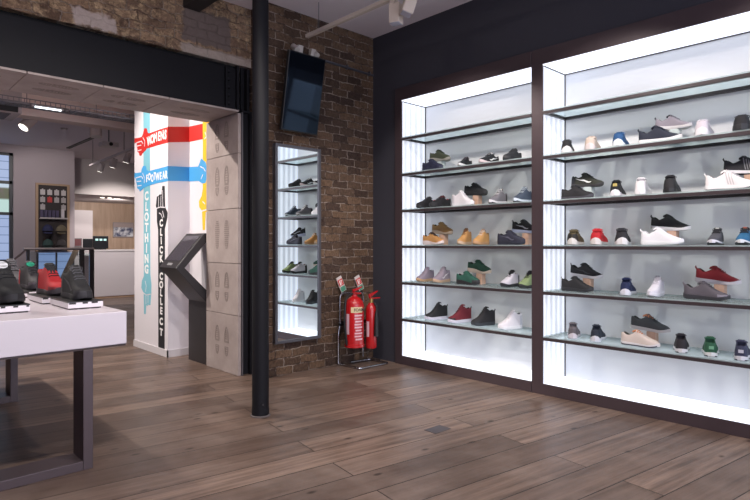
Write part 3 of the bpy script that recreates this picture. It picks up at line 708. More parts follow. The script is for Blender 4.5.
away('plain white trainer between two black ones, fourth shelf, right cabinet', 1.81, z, (226, 222, 226), (230, 226, 230), 'mid', laces=(214, 210, 214), lining=(190, 186, 190), dy=-.12, scale=.95, g=GR)
away('all black trainer right of the white one, fourth shelf, right cabinet', 1.589, z, (36, 35, 38), (38, 37, 40), 'mid', laces=(48, 47, 50), dy=-.12, scale=.95, g=GR)
front('white running shoe with three grey stripes and black outsole, right cabinet', 1.175, z, (226, 218, 220), (232, 228, 230), 'sock', mark='stripes', markcol=(190, 182, 186), outsole=(30, 32, 34), laces=(216, 210, 212), tab=W_, scale=1.12, g=GR)
raised('black running shoe with three grey stripes, raised at the right end of fourth shelf', 1.07, z, (38, 37, 42), (226, 222, 226), 'sock', mark='stripes', markcol=(120, 118, 124), toe=(110, 76, 60), outsole=(40, 40, 44), laces=K, tab=K, riser='small block under the raised black running shoe', scale=1.06, g=GR)
z = ZS[2]
away('olive brown trainer with white sole, leftmost on the third shelf of right cabinet', 2.389, z, (84, 74, 50), (218, 214, 210), 'low', heel=(40, 38, 34), laces=(90, 82, 60), dy=-.12, scale=1.02, g=GR)
away('bright red trainer with white sole on the third shelf, right cabinet', 2.176, z, (190, 34, 44), (220, 212, 210), 'low', laces=(206, 60, 66), dy=-.12, scale=1.04, g=GR)
away('black trainer with white sole right of the red one, right cabinet', 1.971, z, (38, 37, 43), (222, 218, 220), 'low', laces=(50, 50, 56), scale=1.04, g=GR)
front('white slip-on trainer side-on in front of the raised black one, right cabinet', 1.65, z, (224, 222, 228), (230, 228, 232), 'sock', lining=(200, 198, 204), tab=W_, scale=1.06, g=GR)
raised('black slip-on trainer with white sole raised behind the white one, right cabinet', 1.60, z, (30, 30, 33), (226, 224, 226), 'sock', tab=K, riser='small pale wood block under the raised black slip-on', g=GR)
out('dark grey trainer with black laces and white toe sole, third shelf, right cabinet', 1.283, z, (78, 78, 86), (222, 218, 226), 'low', toe=None, tongue=(40, 40, 46), laces=(34, 34, 38), outsole=(60, 60, 66), mark='badge', dy=.22, g=GR)
out('teal blue trainer with orange tongue tab at the right end of third shelf', 1.104, z, (42, 98, 138), (220, 222, 228), 'low', tongue=(34, 36, 44), laces=(30, 32, 38), outsole=(40, 42, 48), mark='badge', markcol=(216, 110, 60), dy=.22, g=GR)
z = ZS[1]
front('all black trainer side-on with pale pull tab, second shelf, right cabinet', 2.35, z, (34, 33, 37), (46, 45, 50), 'sock', tab=(170, 166, 160), laces=(40, 40, 44), g=GR)
raised('black trainer with white sole raised on a wood block, second shelf, right cabinet', 2.30, z, (32, 32, 36), (222, 218, 220), 'sock', tab=(130, 126, 122), mark='swoosh', markcol=(54, 54, 60), laces=(38, 38, 42), riser='small pale wood block on the second shelf, left end of right cabinet', g=GR)
away('royal navy trainer with white sole on the second shelf, right cabinet', 1.93, z, (30, 40, 78), (218, 216, 226), 'mid', laces=(46, 62, 112), dy=-.12, scale=.9, g=GR)
out('white and pale grey trainer right of the navy one, right cabinet', 1.709, z, (212, 208, 218), (226, 222, 230), 'mid', laces=(190, 186, 196), lining=(130, 126, 136), tongue=(170, 166, 176), dy=.15, scale=.92, g=GR)
front('dark grey knit trainer side-on in front of the raised red one, right cabinet', 1.335, z, (84, 78, 86), (52, 50, 56), 'sock', lining=K, tab=(110, 104, 110), toe=(126, 120, 132), laces=(70, 66, 74), scale=1.04, g=GR)
raised('dark red trainer with white sole raised on a wood block, right cabinet', 1.265, z, (138, 34, 42), (216, 208, 212), 'sock', lining=(60, 20, 26), tab=(120, 30, 38), laces=(116, 30, 38), riser='small pale wood block under the raised dark red trainer', scale=1.02, g=GR)
z = ZS[0]
away('small grey trainer, leftmost on the lowest shelf of right cabinet', 2.403, z, (112, 106, 112), (206, 198, 206), 'mid', heel=(96, 90, 96), laces=(124, 118, 124), scale=.86, g=GR)
away('dark navy trainer right of the small grey one, lowest shelf, right cabinet', 2.185, z, (38, 44, 58), (208, 206, 214), 'mid', laces=(46, 52, 66), dy=-.12, scale=.88, g=GR)
front('beige trainer side-on with white sole and tan tab, right cabinet', 1.815, z, (204, 188, 180), (220, 212, 214), 'low', lining=(70, 68, 66), outsole=(70, 68, 80), tongue=(186, 120, 84), laces=(206, 192, 186), scale=1.02, g=GR)
raised('charcoal trainer with tan tab raised behind the beige one, right cabinet', 1.755, z, (66, 68, 72), (196, 190, 190), 'low', lining=(40, 40, 42), tongue=(180, 114, 80), laces=(60, 62, 66), riser='small pale wood block under the raised charcoal trainer', scale=1.04, g=GR)
away('black trainer with thin white sole, left of the green one, lowest shelf', 1.517, z, (40, 36, 42), (208, 204, 208), 'mid', outsole=(34, 32, 36), laces=(52, 48, 54), scale=.88, g=GR)
away('forest green trainer with pale heel badge on the lowest shelf, right cabinet', 1.316, z, (40, 88, 64), (208, 206, 206), 'mid', outsole=(30, 34, 32), laces=(60, 112, 86), mark='heel_badge', markcol=(110, 160, 130), scale=.88, g=GR)
away('slate navy trainer at the right end of the lowest shelf', 1.11, z, (56, 58, 82), (208, 206, 214), 'mid', outsole=(30, 30, 36), laces=(74, 76, 100), mark='heel_badge', markcol=(190, 190, 200), dy=-.12, scale=.88, g=GR)

# ------------------------------------------------------------------ mirror, television, conduit on the brick wall
t = thing('wall_mirror', 'tall narrow mirror in grey frame hung on the brick wall', 'mirror', (3.47, 4.815, .335))
b = MB().box((-.29, -.022, 0), (.29, .03, .028)).box((-.29, -.022, 2.008), (.29, .03, 2.036)).box((-.29, -.022, .028), (-.262, .03, 2.008)).box((.262, -.022, .028), (.29, .03, 2.008))
b.build('frame', mat((96, 94, 100), .4, metal=.6), t, bevel=.002)
MB().box((-.262, -.006, .028), (.262, .012, 2.008)).build('glass', mat((232, 238, 240), .0, metal=1), t)
tv_mat = mat((8, 10, 16), .06, spec=.5); tv_mat.node_tree.nodes['Principled BSDF'].inputs['Specular Tint'].default_value = (.45, .68, 1, 1)
t = thing('television', 'black upright television tilted forward high on the brick wall', 'television', (3.437, 4.765, 2.505)); t.rotation_euler = (R(10.5), 0, 0)
MB().box((-.228, -.03, 0), (.228, .012, .785)).build('casing', mat((22, 22, 25), .4), t, bevel=.004)
MB().box((-.218, -.0325, .012), (.218, -.029, .773)).build('screen', tv_mat, t)
for x in (-.1, .06):
    MB().box((x, -.0, .76), (x + .055, .05, .86)).build('bracket', mat((196, 188, 184), .4, metal=.4), t, bevel=.003)
for x in (-.13, .12): MB().tube([(x, -.02, .80), (x, .06, .84)], .03, 14).build('clamp', mat((176, 168, 166), .35, metal=.5), t, smooth=True)
MB().box((-.06, .03, .35), (.06, .16, .45)).build('wall_arm', M_blacksteel, t)
b = MB().tube([(3.66, 4.835, 3.36), (4.57, 4.835, 3.345)], .014, 8)
for x in (3.72, 4.15, 4.5): b.box((x, 4.815, 3.33), (x + .02, 4.85, 3.375))
o = b.build('conduit', mat((96, 96, 104), .4, metal=.7)); o['label'] = 'thin grey metal conduit running from the television to the corner'; o['category'] = 'conduit'; o['kind'] = 'thing'

# ------------------------------------------------------------------ fire extinguishers
t = thing('extinguisher_stand', 'chrome tube stand holding two fire extinguishers by the brick corner', 'stand', (4.2, 4.62, 0))
r = .013
MB().tube(fillet([(-.17, .17, .013), (-.17, -.14, .013), (.26, -.16, .013), (.26, .15, .013), (-.02, .17, .013)], .05), r, 10).build('base_tube', M_chrome, t, smooth=True)
MB().tube(fillet([(-.19, .185, .02), (-.19, .185, .36), (-.165, .185, .43), (-.165, .185, .80), (.18, .185, .80), (.18, .185, .05)], .06), .011, 10).build('back_tube', M_chrome, t, smooth=True)
MB().box((-.19, .165, .44), (.2, .178, .47)).build('hook_bar', M_blacksteel, t)
for a, c in (((-.15, .09, .46), (-.09, .178, .49)), ((.1, .05, .46), (.14, .178, .49))): MB().box(a, c).build('hook', M_blacksteel, t)
def sign(x, lb):
    s = thing('safety_sign', lb, 'sign', (x, 4.80, .80), group='tilted safety signs over the extinguishers'); s.rotation_euler = (R(-4), R(-24), 0); s.scale = (.85, 1, .85)
    MB().box((-.045, -.004, .03), (.045, .004, .235)).build('plate', mat((206, 196, 192), .5), s)
    MB().box((-.04, -.0055, .11), (.04, -.0035, .2)).build('red_panel', mat((196, 52, 50), .5), s)
    MB().box((-.04, -.0055, .035), (.04, -.0035, .098)).build('green_panel', mat((72, 138, 112), .5), s)
    b = MB().box((-.022, -.007, .12), (-.004, -.0045, .175)).box((-.018, -.007, .175), (-.008, -.0045, .188)).box((.006, -.007, .13), (.014, -.0045, .185)).box((.014, -.007, .165), (.024, -.0045, .185)); b.build('pictogram', mat((232, 226, 222), .5), s)
    MB().tube([(0, .006, -.02), (0, .006, .1)], .004, 6).build('stem', M_chrome, s)
sign(4.1, 'tilted red and green safety sign, left of the two above the stand')
sign(4.37, 'tilted red and green safety sign, right of the two above the stand')
def cyl_patch(b, r, a0, a1, z0, z1, n=10, e=.0012):
    p0 = [((r + e) * cos(a0 + (a1 - a0) * i / n), (r + e) * sin(a0 + (a1 - a0) * i / n)) for i in range(n + 1)]
    return b.loft([[(x, y, z0) for x, y in p0], [(x, y, z1) for x, y in p0]], False, False)
t = thing('fire_extinguisher', 'large red foam fire extinguisher with black hose and cream band', 'fire extinguisher', (4.07, 4.60, .225))
MB().lathe([(0, 0), (.1, 0), (.11, .008), (.11, .035), (.102, .04), (.102, .46), (.094, .5), (.066, .535), (.03, .556), (.028, .575), (0, .575)], sides=32).build('cylinder', M_red, t, smooth=True)
VA = math.atan2(-.72, -.69)
cyl_patch(MB(), .102, VA - .35, VA + 1.0, .385, .445).build('cream_band', mat((222, 200, 158), .5), t)
mt = plane_mtx((.1045 * cos(VA + .52), .1045 * sin(VA + .52), .415), (-sin(VA + .52), cos(VA + .52), 0), (0, 0, 1))
text_mb('FOAM', .045, mt, .0005, .0008).build('lettering', mat((60, 52, 46), .6), t)
cyl_patch(MB(), .102, VA - .95, VA - .55, .15, .37).build('side_label', mat((214, 178, 190), .5), t)
b = MB()
for k in range(9): cyl_patch(b, .102, VA + .05 + .1 * (k % 3 == 0), VA + .98 - .15 * (k % 2), .09 + k * .032, .107 + k * .032)
b.build('text_lines', mat((220, 172, 182), .5), t)
b = MB().box((-.03, -.02, .57), (.03, .02, .6)); b.build('valve', mat((150, 20, 24), .35), t, bevel=.004)
b = MB().prism([(-.02, .6), (.10, .645), (.11, .66), (-.03, .63)], lambda u, v, d: (u, d, v), -.01, .01); b.box((.0, -.01, .575), (.09, .01, .59)); b.build('handle', M_red, t)
MB().tube(fillet([(-.02, 0, .585), (-.125, .0, .57), (-.145, -.0, .3), (-.115, -.0, .06)], .08, 8), .0115, 8).build('hose', M_black, t, smooth=True)
MB().tube([(-.117, 0, .085), (-.112, 0, .03)], [.015, .01], 8).build('nozzle', M_black, t)
t = thing('fire_extinguisher', 'small red carbon dioxide extinguisher with black horn beside the larger one', 'fire extinguisher', (4.305, 4.585, .19))
MB().lathe([(0, 0), (.058, 0), (.062, .01), (.062, .42), (.055, .46), (.03, .495), (.02, .51), (.02, .53), (0, .53)], sides=28).build('cylinder', M_red, t, smooth=True)
cyl_patch(MB(), .062, VA - .9, VA - .35, .13, .3).build('side_label', mat((214, 180, 190), .5), t)
cyl_patch(MB(), .062, VA + .75, VA + 1.15, .2, .36).build('side_label', mat((206, 202, 206), .5), t)
MB().lathe([(.0, .505), (.024, .505), (.024, .55), (.0, .55)], sides=14).build('valve', mat((176, 150, 90), .35, metal=.8), t, smooth=True)
b = MB().prism([(-.03, .56), (.09, .62), (.095, .635), (-.035, .60)], lambda u, v, d: (u, d, v), -.009, .009).prism([(-.02, .545), (.13, .545), (.13, .558), (-.02, .56)], lambda u, v, d: (u, d, v), -.009, .009)
b.build('handle', M_red, t)
b = MB().tube([(.0, -.05, .51), (.0, -.088, .47), (.005, -.09, .42)], .011, 8); b.tube([(-.0, -.09, .42), (-.004, -.09, .36), (-.006, -.088, .14)], [.012, .022, .028], 12); b.build('horn', M_black, t, smooth=True)

# ------------------------------------------------------------------ ceiling track in the front room
t = thing('track_light', 'white ceiling track with two spotlight heads over the dark wall', 'track light', (3.5, 3.2, 3.5))
MB().box((-.02, -2.2, -.018), (.02, 1.5, .018)).build('track', mat((196, 182, 172), .5), t, bevel=.003)
for y in (1.3, 0, -1.5): MB().tube([(0, y, .018), (0, y, .29)], .004, 6).build('hanger', M_steel, t)
def head(y, tilt, yaw, L=.2):
    e = MB().box((-.05, -.05, -L), (.05, .05, .0)).build('spot_head', mat((206, 190, 178), .5), t, bevel=.008)
    e.location = (.03, y, -.05); e.rotation_euler = (tilt, 0, yaw)
    l = MB().box((-.043, -.043, -L - .002), (.043, .043, -L + .004)).build('lens', mat((180, 180, 196), .15), e)
    y_ = MB().box((-.02, y - .03, -.06), (.02, y + .03, -.01)).build('adapter', mat((196, 182, 172), .5), t)
head(.24, R(0), R(20), .17); head(.06, R(18), R(60), .15)

# ------------------------------------------------------------------ white table and its trainers
t = thing('display_table', 'long white display table on dark metal loop legs, at left', 'table', (0, 3.62, 0))
tx0, tx1 = -.75, 1.30
MB().box((tx0, 0, .728), (tx1, 2.9, .93)).build('tabletop', mat((206, 197, 205), .4), t, bevel=.004)
MB().box((tx0 + .01, .006, .716), (tx1 - .004, 2.894, .728)).build('underside', mat((62, 48, 48), .5), t)
M_leg = mat((86, 74, 78), .38, metal=.35)
for y0 in (.003, 1.98):
    L = MB().box((tx1 - .25, y0, 0), (tx1 - .195, y0 + .2, .716)).build('leg', M_leg, t, bevel=.003)
    L = MB().box((tx0 + .2, y0, 0), (tx0 + .255, y0 + .2, .716)).build('leg', M_leg, t, bevel=.003)
    MB().box((tx0 + .255, y0 + .002, 0), (tx1 - .25, y0 + .198, .055)).build('foot_rail', M_leg, t, bevel=.003)
def plinth(x, y, lb):
    p = thing('shoe_plinth', lb, 'plinth', (x, y, .93), group='white plinths under the trainers on the table')
    MB().box((-.105, -.20, .008), (.105, .22, .044)).build('block', mat((224, 216, 222), .3), p, bevel=.002)
    MB().box((-.105, -.20, .044), (.105, .22, .05)).build('top_mat', mat((34, 32, 34), .35), p)
    b = MB()
    rnd = random.Random(int(y * 100))
    u = -.1
    while u < .09:
        k = rnd.uniform(.02, .045); b.box((u, -.2015, .034), (min(u + k, .1), -.1995, .0435)); u += k + rnd.uniform(.02, .05)
    u = -.1
    while u < .09:
        k = rnd.uniform(.03, .06); b.box((u, -.2015, .0), (min(u + k, .1), -.1995, .008)); u += k + rnd.uniform(.01, .03)
    b.box((-.095, -.19, 0), (.095, .21, .008))
    b.build('reflection_marks', mat((44, 36, 36), .4), p)  # dark marks paint the acrylic's black reflections; the thin dark base is included
TBL = 'trainers on the white table'
def tshoe(lb, plb, x, y, yaw=0, **k):
    plinth(x, y, plb)
    return shoe(lb, (x, y + .01, .98), -pi / 2 + yaw + .25, g_ := k.pop('up'), k.pop('so'), k.pop('st', 'hi'), group=TBL, wide=1.22, **k)
tshoe('black high trainer on the plinth nearest the table corner', 'white plinth with black trainer at the near right table corner', 1.155, 4.13, -.12, up=(32, 31, 34), so=(52, 50, 54), laces=(84, 82, 88), toe=(52, 50, 55), heel=(56, 54, 58), mark='swoosh', markcol=(70, 68, 72), scale=1.1)
tshoe('red and black high trainer on the table, behind the corner one', 'white plinth carrying the red trainer', 1.12, 4.62, -.10, up=(168, 28, 36), so=(58, 52, 58), laces=K, tongue=K, lining=(100, 20, 26), toe=(120, 40, 46), heel=(30, 28, 32), scale=1.12)
tshoe('black trainer with teal green tongue badge and red heel on the table', 'white plinth carrying the black trainer with green badge', 1.13, 5.25, -.10, up=(42, 38, 44), so=(60, 56, 62), laces=K, mark='round', markcol=(30, 150, 118), heel=(170, 36, 44), toe=(84, 76, 84), scale=1.12)
tshoe('charcoal and grey trainer on the table, farthest of the right row', 'white plinth carrying the charcoal and grey trainer', 1.12, 5.92, -.05, up=(52, 50, 56), so=(72, 70, 76), laces=(120, 118, 124), toe=(92, 90, 96), scale=1.15)
tshoe('large black trainer with round silver badge at the left edge of the photo', 'white plinth under the black trainer with silver badge', .745, 4.18, -.02, up=(26, 26, 29), so=(34, 33, 36), laces=K, mark='round', markcol=(206, 206, 212), scale=1.3)
tshoe('grey and white trainer half hidden behind the silver badge trainer', 'white plinth under the grey and white trainer', .80, 5.35, -.05, up=(126, 122, 130), so=(70, 68, 74), laces=W_, tongue=(190, 186, 194), scale=1.2)

# ------------------------------------------------------------------ room behind: counter, rail, accessory board
t = thing('service_counter', 'long white service counter with pale kickboard in the back room', 'counter', (4.45, 14.75, 0))
MB().box((0, 0, .05), (2.6, .75, 1.17)).build('body', mat((206, 198, 206), .5), t)
MB().box((-.3, -.02, 1.17), (2.62, .78, 1.21)).build('countertop', mat((216, 210, 216), .4), t)
MB().box((.01, .02, 0), (2.58, .7, .05)).build('kickboard', mat((190, 158, 136), .6), t)
MB().box((-.29, -.01, 1.07), (0, .1, 1.17)).build('apron', mat((212, 206, 210), .5), t)
def till(x, w, h, lb, glow):
    s = thing('till_screen', lb, 'till', (x, 15.0, 1.21))
    MB().box((-w * .3, -.08, 0), (w * .3, .12, .03)).build('base', M_black, s)
    o = MB().box((-w / 2, -.02, .02), (w / 2, .03, h)).build('monitor', mat((24, 26, 34), .4), s, bevel=.01)
    if glow:
        b = MB()
        for k in range(3): b.box((-w * .36 + k * w * .27, -.024, h * .66), (-w * .36 + k * w * .27 + w * .18, -.019, h * .8))
        b.build('display', emit('teal_display', (60, 190, 190), .9), s)
till(4.75, .36, .34, 'black till with glowing teal display on the counter', True)
till(4.45, .22, .27, 'small dark monitor left of the till on the counter', False)
t = thing('wall_picture', 'wide framed picture in blue and white on the pale wood wall', 'picture', (6.16, 17.47, 1.55))
MB().box((-.28, 0, 0), (.32, .03, .45)).build('frame', mat((150, 140, 142), .5), t)
g = G('blurred_print'); co = g.n('ShaderNodeTexCoord').outputs['Object']; n = g.noise(co, 7, 3)
g.link(g.mix(g.ramp(n.outputs[0], .4, .6), lin((70, 74, 104)), lin((206, 206, 214))), g.b.inputs['Base Color'])
MB().box((-.26, -.004, .03), (.30, 0, .3)).build('print', g.m, t); MB().box((-.26, -.004, .3), (.30, 0, .42)).build('print_band', mat((166, 150, 150), .5), t)
t = thing('white_cupboard', 'plain white upright cupboard against the wood wall behind the counter', 'cupboard', (4.78, 17.1, 0))
MB().box((-.3, 0, 0), (.42, .38, 2.3)).build('carcass', mat((206, 196, 202), .5), t); MB().box((-.29, -.015, .08), (.41, 0, 2.28)).build('door', mat((204, 194, 200), .5), t)
t = thing('leaflet_holder', 'small grey leaflet holder on the counter end', 'leaflet holder', (4.2, 14.95, 1.21))
MB().box((-.08, 0, 0), (.1, .06, .28)).build('stand', mat((120, 112, 118), .4), t); MB().box((-.06, -.006, .1), (.08, 0, .26)).build('leaflet', mat((120, 70, 76), .5), t)

t = thing('glass_balustrade', 'glass balustrade with steel handrail in front of the counter', 'balustrade', (2.6, 12.6, 0))
MB().tube([(-.02, 0, 1.255), (1.25, 0, 1.25)], .025, 8).build('handrail', mat((150, 140, 144), .4, metal=.4), t, smooth=True)
for x in (.03, .98, 1.17): MB().box((x, -.03, 0), (x + (.05 if x < .5 else .085), .03, 1.235)).build('post', mat((44, 38, 42), .5), t)
MB().box((.09, -.008, .08), (.98, .008, 1.2)).build('glass_panel', M_plateglass, t); MB().box((1.06, -.008, .08), (1.165, .008, 1.15)).build('glass_panel', M_plateglass, t)
MB().tube([(.03, .0, 1.25), (-.6, .5, .55)], .022, 8).build('slanting_rail', mat((150, 136, 138), .4, metal=.4), t, smooth=True)
t = thing('stair_rail', 'slanting pale wood stair rail behind the glass balustrade', 'rail', (3.3, 12.9, 0))
MB().prism([(-.14, .3), (-.04, .3), (.38, 1.28), (.28, 1.28)], lambda u, v, d: (u, d, v), 0, .06).build('rail', M_lightwood, t)
MB().box((.0, .0, 0), (.05, .05, .55)).build('post', mat((44, 38, 42), .5), t)
# glowing blue panel added for the bluish reflection in the balustrade glass
t = thing('blue_reflection_panel', 'glowing pale blue louvred panel standing in for the reflection in the balustrade glass', 'window', (3.0, 13.68, 0)); t['kind'] = 'structure'
g = G('blue_reflection_glow'); co = g.n('ShaderNodeTexCoord').outputs['Object']
f = g.math('FRACT', g.math('DIVIDE', g.n('ShaderNodeSeparateXYZ', {0: co}).outputs[2], .16))
g.link(g.mix(g.ramp(f, .06, .14), lin((84, 104, 146)), lin((140, 160, 206))), g.b.inputs['Emission Color']); g.b.inputs['Base Color'].default_value = (.05, .06, .08, 1); g.b.inputs['Emission Strength'].default_value = .8
MB().box((.06, 0, 0), (.76, .01, 1.16)).build('pane', g.m, t)
b = MB()
for x in (.04, .40, .74): b.box((x, -.02, 0), (x + .035, .012, 1.16))
b.build('window_frame', mat((56, 58, 68), .5), t)  # dark bars across the glowing reflection panel

t = thing('accessory_board', 'dark tall accessory board in pale wood frame on the far wall', 'display board', (3.35, 13.66, 1.19))
b = MB().box((-.33, .0, 0), (-.28, .04, 1.47)).box((.28, .0, 0), (.33, .04, 1.47)).box((-.28, .0, 1.43), (.28, .04, 1.47)); b.build('frame', mat((168, 140, 118), .6), t)
MB().box((-.28, .01, 0), (.28, .04, 1.43)).build('backing', mat((52, 44, 46), .7), t)
t = thing('wall_ledge', 'thin pale ledge carrying small boxes on the dark board', 'ledge', (3.35, 13.62, 1.89))
MB().box((-.27, -.06, 0), (.27, .0, .014)).build('board', mat((180, 172, 176), .5), t); MB().box((-.27, -.062, .0), (.27, -.06, .03)).build('lip', mat((180, 172, 176), .5), t)
cc = 0
for r_ in range(3):
    for c_ in range(4):
        if (r_, c_) in ((2, 1), (2, 2)): continue
        x, z = 3.35 - .2 + c_ * .135, 1.19 + 1.28 - r_ * .16
        colr = (190, 60, 60) if (r_, c_) == (1, 1) else ((196, 188, 192), (176, 168, 172))[r_ > 0]
        o = MB().box((-.045, -.02, -.06), (.045, 0, .05)).box((-.012, -.012, .05), (.012, 0, .07)).build('hanging_pack', mat(colr, .5), loc=(x, 13.665, z))
        o['label'] = ('red accessory pack hanging among white ones on the dark board' if colr[1] == 60 else 'small pale accessory pack on the dark board, row %s, %s' % (('one', 'two', 'three')[r_], ('far left', 'left of centre', 'right of centre', 'far right')[c_]))
        o['category'] = 'pack'; o['kind'] = 'thing'; o['group'] = 'accessory packs on the dark board'
for k in range(6):
    wcol = (206, 198, 206) if k >= 5 else (74, 66, 96)
    o = MB().box((-.03, -.05, 0), (.03, .0, .17 if k < 5 else .2)).box((-.022, -.053, .03), (.022, -.05, .09)).build('boxed_set', mat(wcol, .5), loc=(3.35 - .235 + k * (.075 if k < 5 else .081), 13.615, 1.905))
    o['label'] = 'white box at the right end of the ledge on the dark board' if k == 5 else 'purple box on the ledge of the dark board, %s from left' % ('first', 'second', 'third', 'fourth', 'fifth')[k]
    o['category'] = 'box'; o['kind'] = 'thing'; o['group'] = 'small boxes on the ledge'
def cap(x, z, col, lb):
    t = thing('baseball_cap', lb, 'cap', (x, 13.592, z), group='caps on the dark board')
    rings = [[(.11 * cos(a) * cos(e) , -.02 + .09 * sin(a) * cos(e), .14 * sin(e)) for a in [2 * pi * k / 16 for k in range(16)]] for e in [R(d) for d in (0, 20, 40, 60, 80, 89)]]
    MB().loft(rings).build('crown', mat(col, .8), t, smooth=True)
    MB().prism([(-.08, -.01), (-.085, -.05), (-.05, -.1), (.05, -.1), (.085, -.05), (.08, -.01)], lambda u, v, d: (u - .02, v - .07, d - .03 + v * .3), 0, .008).build('peak', mat(col, .8), t)
cap(3.23, 1.63, (44, 46, 82), 'navy blue cap hanging upper left on the dark board'); cap(3.49, 1.63, (110, 100, 84), 'khaki cap hanging upper right on the dark board')
cap(3.23, 1.32, (52, 74, 74), 'dark teal cap hanging lower left on the dark board'); cap(3.49, 1.32, (70, 64, 68), 'charcoal cap hanging lower right on the dark board')

# ------------------------------------------------------------------ ceiling services of the back room
t = thing('cable_tray', 'galvanised mesh cable tray running across the back room ceiling', 'cable tray', (0, 7.75, 3.0))
b = MB()
for y in (-.11, .11): b.box((-2.5, y - .004, .0), (3.7, y + .004, .012)).box((-2.5, y - .004, .06), (3.7, y + .004, .07))
for y in (-.06, 0, .06): b.box((-2.5, y - .003, .0), (3.7, y + .003, .006))
b.build('side_wires', mat((116, 114, 122), .45, metal=.5), t)
b = MB(); x = -2.5
while x < 3.7:
    b.box((x, -.11, 0), (x + .006, .11, .006)).box((x, -.114, 0), (x + .006, -.106, .07)).box((x, .106, 0), (x + .006, .114, .07)); x += .055
b.build('cross_wires', mat((116, 114, 122), .45, metal=.5), t)
b = MB()
for k in range(5): b.tube([(-2.5, -.07 + k * .035, .022), (.6, -.07 + k * .035 + .012 * (-1) ** k, .024), (3.7, -.07 + k * .035, .022)], .011, 6)
b.build('cables', mat((104, 104, 112), .6), t)
for x in (.6, 1.62, 2.4): MB().tube([(x, 0, .0), (x, 0, .42)], .004, 6).build('hanger', mat((110, 104, 108), .6), t)
t = thing('batten_light', 'short glowing strip light fixed under the cable tray', 'strip light', (1.81, 7.60, 2.978))
MB().box((-.17, -.012, -.004), (.17, .03, .02)).build('housing', mat((150, 148, 152), .5), t)
MB().box((-.14, -.02, -.012), (.14, -.0, .004)).build('diffuser', emit('lit_strip', (235, 248, 255), 3), t)
MB().box((.17, -.02, -.012), (.22, .04, .03)).build('driver_box', mat((58, 56, 62), .5), t)
t = thing('air_conditioner', 'ceiling air conditioner with dark slot and grille at far left', 'air conditioner', (.62, 8.0, 2.95))
MB().box((-.9, .0, .004), (1.0, .58, .465)).build('casing', mat((176, 164, 166), .6), t); MB().box((-.86, -.006, .01), (.96, .004, .085)).build('intake_slot', M_black, t)
for k in range(5): MB().box((-.8, .08 + k * .09, -.004), (.9, .13 + k * .09, .006)).build('grille_slat', mat((84, 80, 88), .6), t)
def wallspot(nm, lb, x, y, z, r, L, lit, tilt, yaw):
    s = thing(nm, lb, 'spotlight', (x, y, z))
    a = MB().lathe([(0, 0), (r, 0), (r, L), (r * .8, L + .01), (0, L + .01)], sides=18).build('spot_head', mat((206, 192, 188), .5), s, smooth=True)
    a.rotation_euler = (tilt, 0, yaw)
    MB().lathe([(0, -.004), (r * .86, -.004), (r * .86, .002), (0, .002)], sides=18).build('lamp', emit('lamp_face', (255, 246, 235), 4) if lit else mat((200, 196, 196), .3), a)
    zt = 3.42 - z
    MB().tube([(0, 0, L * .5), (0, 0, zt)], .012, 8).build('stem', mat((206, 192, 188), .5), s)
wallspot('ceiling_spotlight', 'white ceiling spotlight with glowing face near the air conditioner', 1.88, 9.2, 3.0, .075, .2, True, R(-40), R(-70))
wallspot('ceiling_spotlight', 'white cylindrical spotlight hanging unlit left of the hand signs', 2.80, 9.05, 2.97, .085, .22, False, R(-10), R(0))
t = thing('track_light', 'white track with three small lit spots beyond the hand signs', 'track light', (3.6, 11.0, 2.92))
MB().box((-.02, -1.5, 0), (.02, 1.2, .035)).build('track', mat((196, 186, 190), .5), t)
t.rotation_euler = (0, 0, R(-3))
for i, y in enumerate((.5, -.3, -1.1)):
    a = MB().lathe([(0, 0), (.055, 0), (.055, .16), (0, .165)], sides=16).build('spot_head', mat((206, 196, 198), .5), t, smooth=True)
    a.location = (.0, y, -.17); a.rotation_euler = (R(20), R(12), 0)
    MB().lathe([(0, -.004), (.046, -.004), (.046, .002), (0, .002)], sides=16).build('lamp', emit('lamp_face', (255, 246, 235), 5), a)
for y in (-1, 1): MB().tube([(0, y, .03), (0, y, .5)], .005, 6).build('hanger', M_steel, t)
t = thing('slot_track', 'thin black recessed lighting slot across the back ceiling', 'lighting track', (3.55, 12.4, 3.4))
MB().box((-.035, -.9, 0), (.035, .9, .02)).build('channel', M_black, t)
t = thing('projector', 'small white projector hanging from the back ceiling', 'projector', (3.28, 9.95, 2.98))
MB().box((-.13, -.1, 0), (.13, .1, .08)).build('casing', mat((206, 198, 198), .5), t, bevel=.01); MB().tube([(0, -.1, .04), (0, -.12, .04)], .03, 12).build('lens', M_black, t); MB().tube([(0, 0, .08), (0, 0, .44)], .012, 8).build('stem', M_steel, t)
for x, lb in ((4.92, 'left of the two small downlights in the bulkhead over the counter'), (5.1, 'right of the two small downlights in the bulkhead over the counter')):
    s = thing('downlight', lb, 'downlight', (x, 15.4, 2.55), group='downlights over the counter')
    MB().lathe([(.0, 0), (.07, 0), (.07, .01), (0, .01)], sides=16).build('trim_ring', mat((216, 206, 204), .4), s); MB().lathe([(0, -.004), (.052, -.004), (.052, 0), (0, 0)], sides=16).build('lamp', emit('lamp_face', (255, 244, 228), 6), s)
o = MB().lathe([(0, -.03), (.05, -.03), (.06, 0), (0, 0)], sides=18).build('smoke_detector', mat((190, 178, 180), .5), smooth=True, loc=(2.9, 11.1, 3.42)); o['label'] = 'small round smoke detector on the back ceiling'; o['category'] = 'smoke detector'; o['kind'] = 'thing'

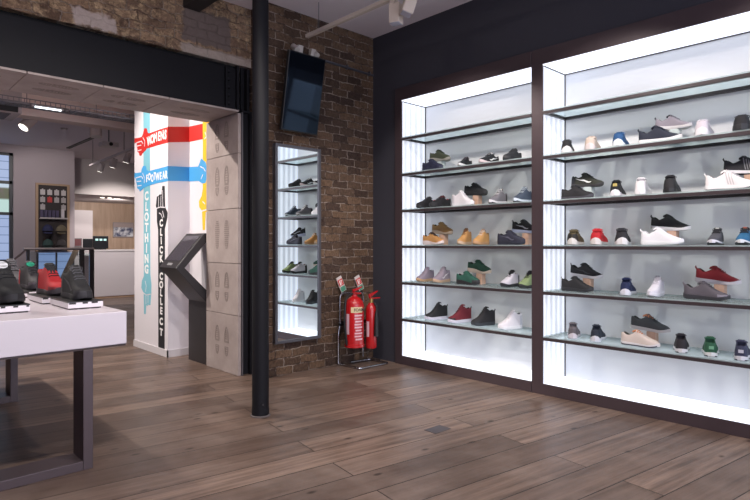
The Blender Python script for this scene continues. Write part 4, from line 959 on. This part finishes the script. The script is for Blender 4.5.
# ------------------------------------------------------------------ light
def spot(nm, loc, target, energy, angle, col=(1, .93, .85), size=.08, blend=.4):
    l = bpy.data.lights.new(nm, 'SPOT'); l.energy = energy; l.spot_size = R(angle); l.spot_blend = blend; l.color = col; l.shadow_soft_size = size
    o = bpy.data.objects.new(nm, l); C.objects.link(o); o.location = loc
    o.rotation_euler = (Vector(target) - Vector(loc)).to_track_quat('-Z', 'Y').to_euler(); return o
spot('spot_lamp', (.9, 6.55, 3.33), (2.94, 5.9, 1.7), 330, 110, size=.02)
spot('spot_lamp', (.6, 8.7, 3.3), (2.8, 7.0, 1.3), 230, 80)
spot('spot_lamp', (-.5, 7.5, 3.3), (.6, 6.4, .3), 300, 100)
spot('spot_lamp', (2.9, 11.6, 3.2), (3.4, 13.6, 1.3), 60, 110)
spot('spot_lamp', (5.0, 12.5, 3.2), (5.0, 14.8, .8), 330, 80)
spot('spot_lamp', (5.4, 15.6, 2.5), (5.5, 17.5, 1.2), 90, 140)
spot('spot_lamp', (1.5, 10.2, 3.2), (1.9, 12.5, 0), 90, 130)
spot('spot_lamp', (1.0, 2.0, 3.6), (1.2, 3.6, .5), 260, 110)
spot('spot_lamp', (2.6, 1.2, 3.6), (3.2, 2.6, 0), 260, 110)
spot('spot_lamp', (0.2, 2.6, 3.6), (2.6, 5.1, 3.2), 40, 120)
for y, e in ((3.5, 62), (2.1, 62), (.9, 55)): spot('track_spot_lamp', (3.2, y, 3.28), (4.95, y + (.05 if y > 3 else -.1), .9), e, 92, size=.05, col=(1, .92, .86))
w = bpy.data.worlds.new('daylight'); scene.world = w; w.use_nodes = True
bg = w.node_tree.nodes['Background']; bg.inputs[0].default_value = (.78, .83, 1, 1); bg.inputs[1].default_value = 3.0

# ------------------------------------------------------------------ camera
cam = bpy.data.cameras.new('camera'); co = bpy.data.objects.new('camera', cam); C.objects.link(co)
co.location = (0, 0, 1.35); co.rotation_euler = (R(90), 0, -math.atan2(535, 562))
cam.sensor_width = 36; cam.lens = 36 * 562 / 750; cam.shift_y = -6 / 750; cam.clip_start = .05
scene.camera = co
vs = scene.view_settings; vs.view_transform = 'Standard'; vs.look = 'None'; vs.gamma = 1; vs.exposure = 0; vs.use_curve_mapping = False
scene.cycles.use_denoising = True
scene.cycles.max_bounces = 8; scene.cycles.transparent_max_bounces = 24
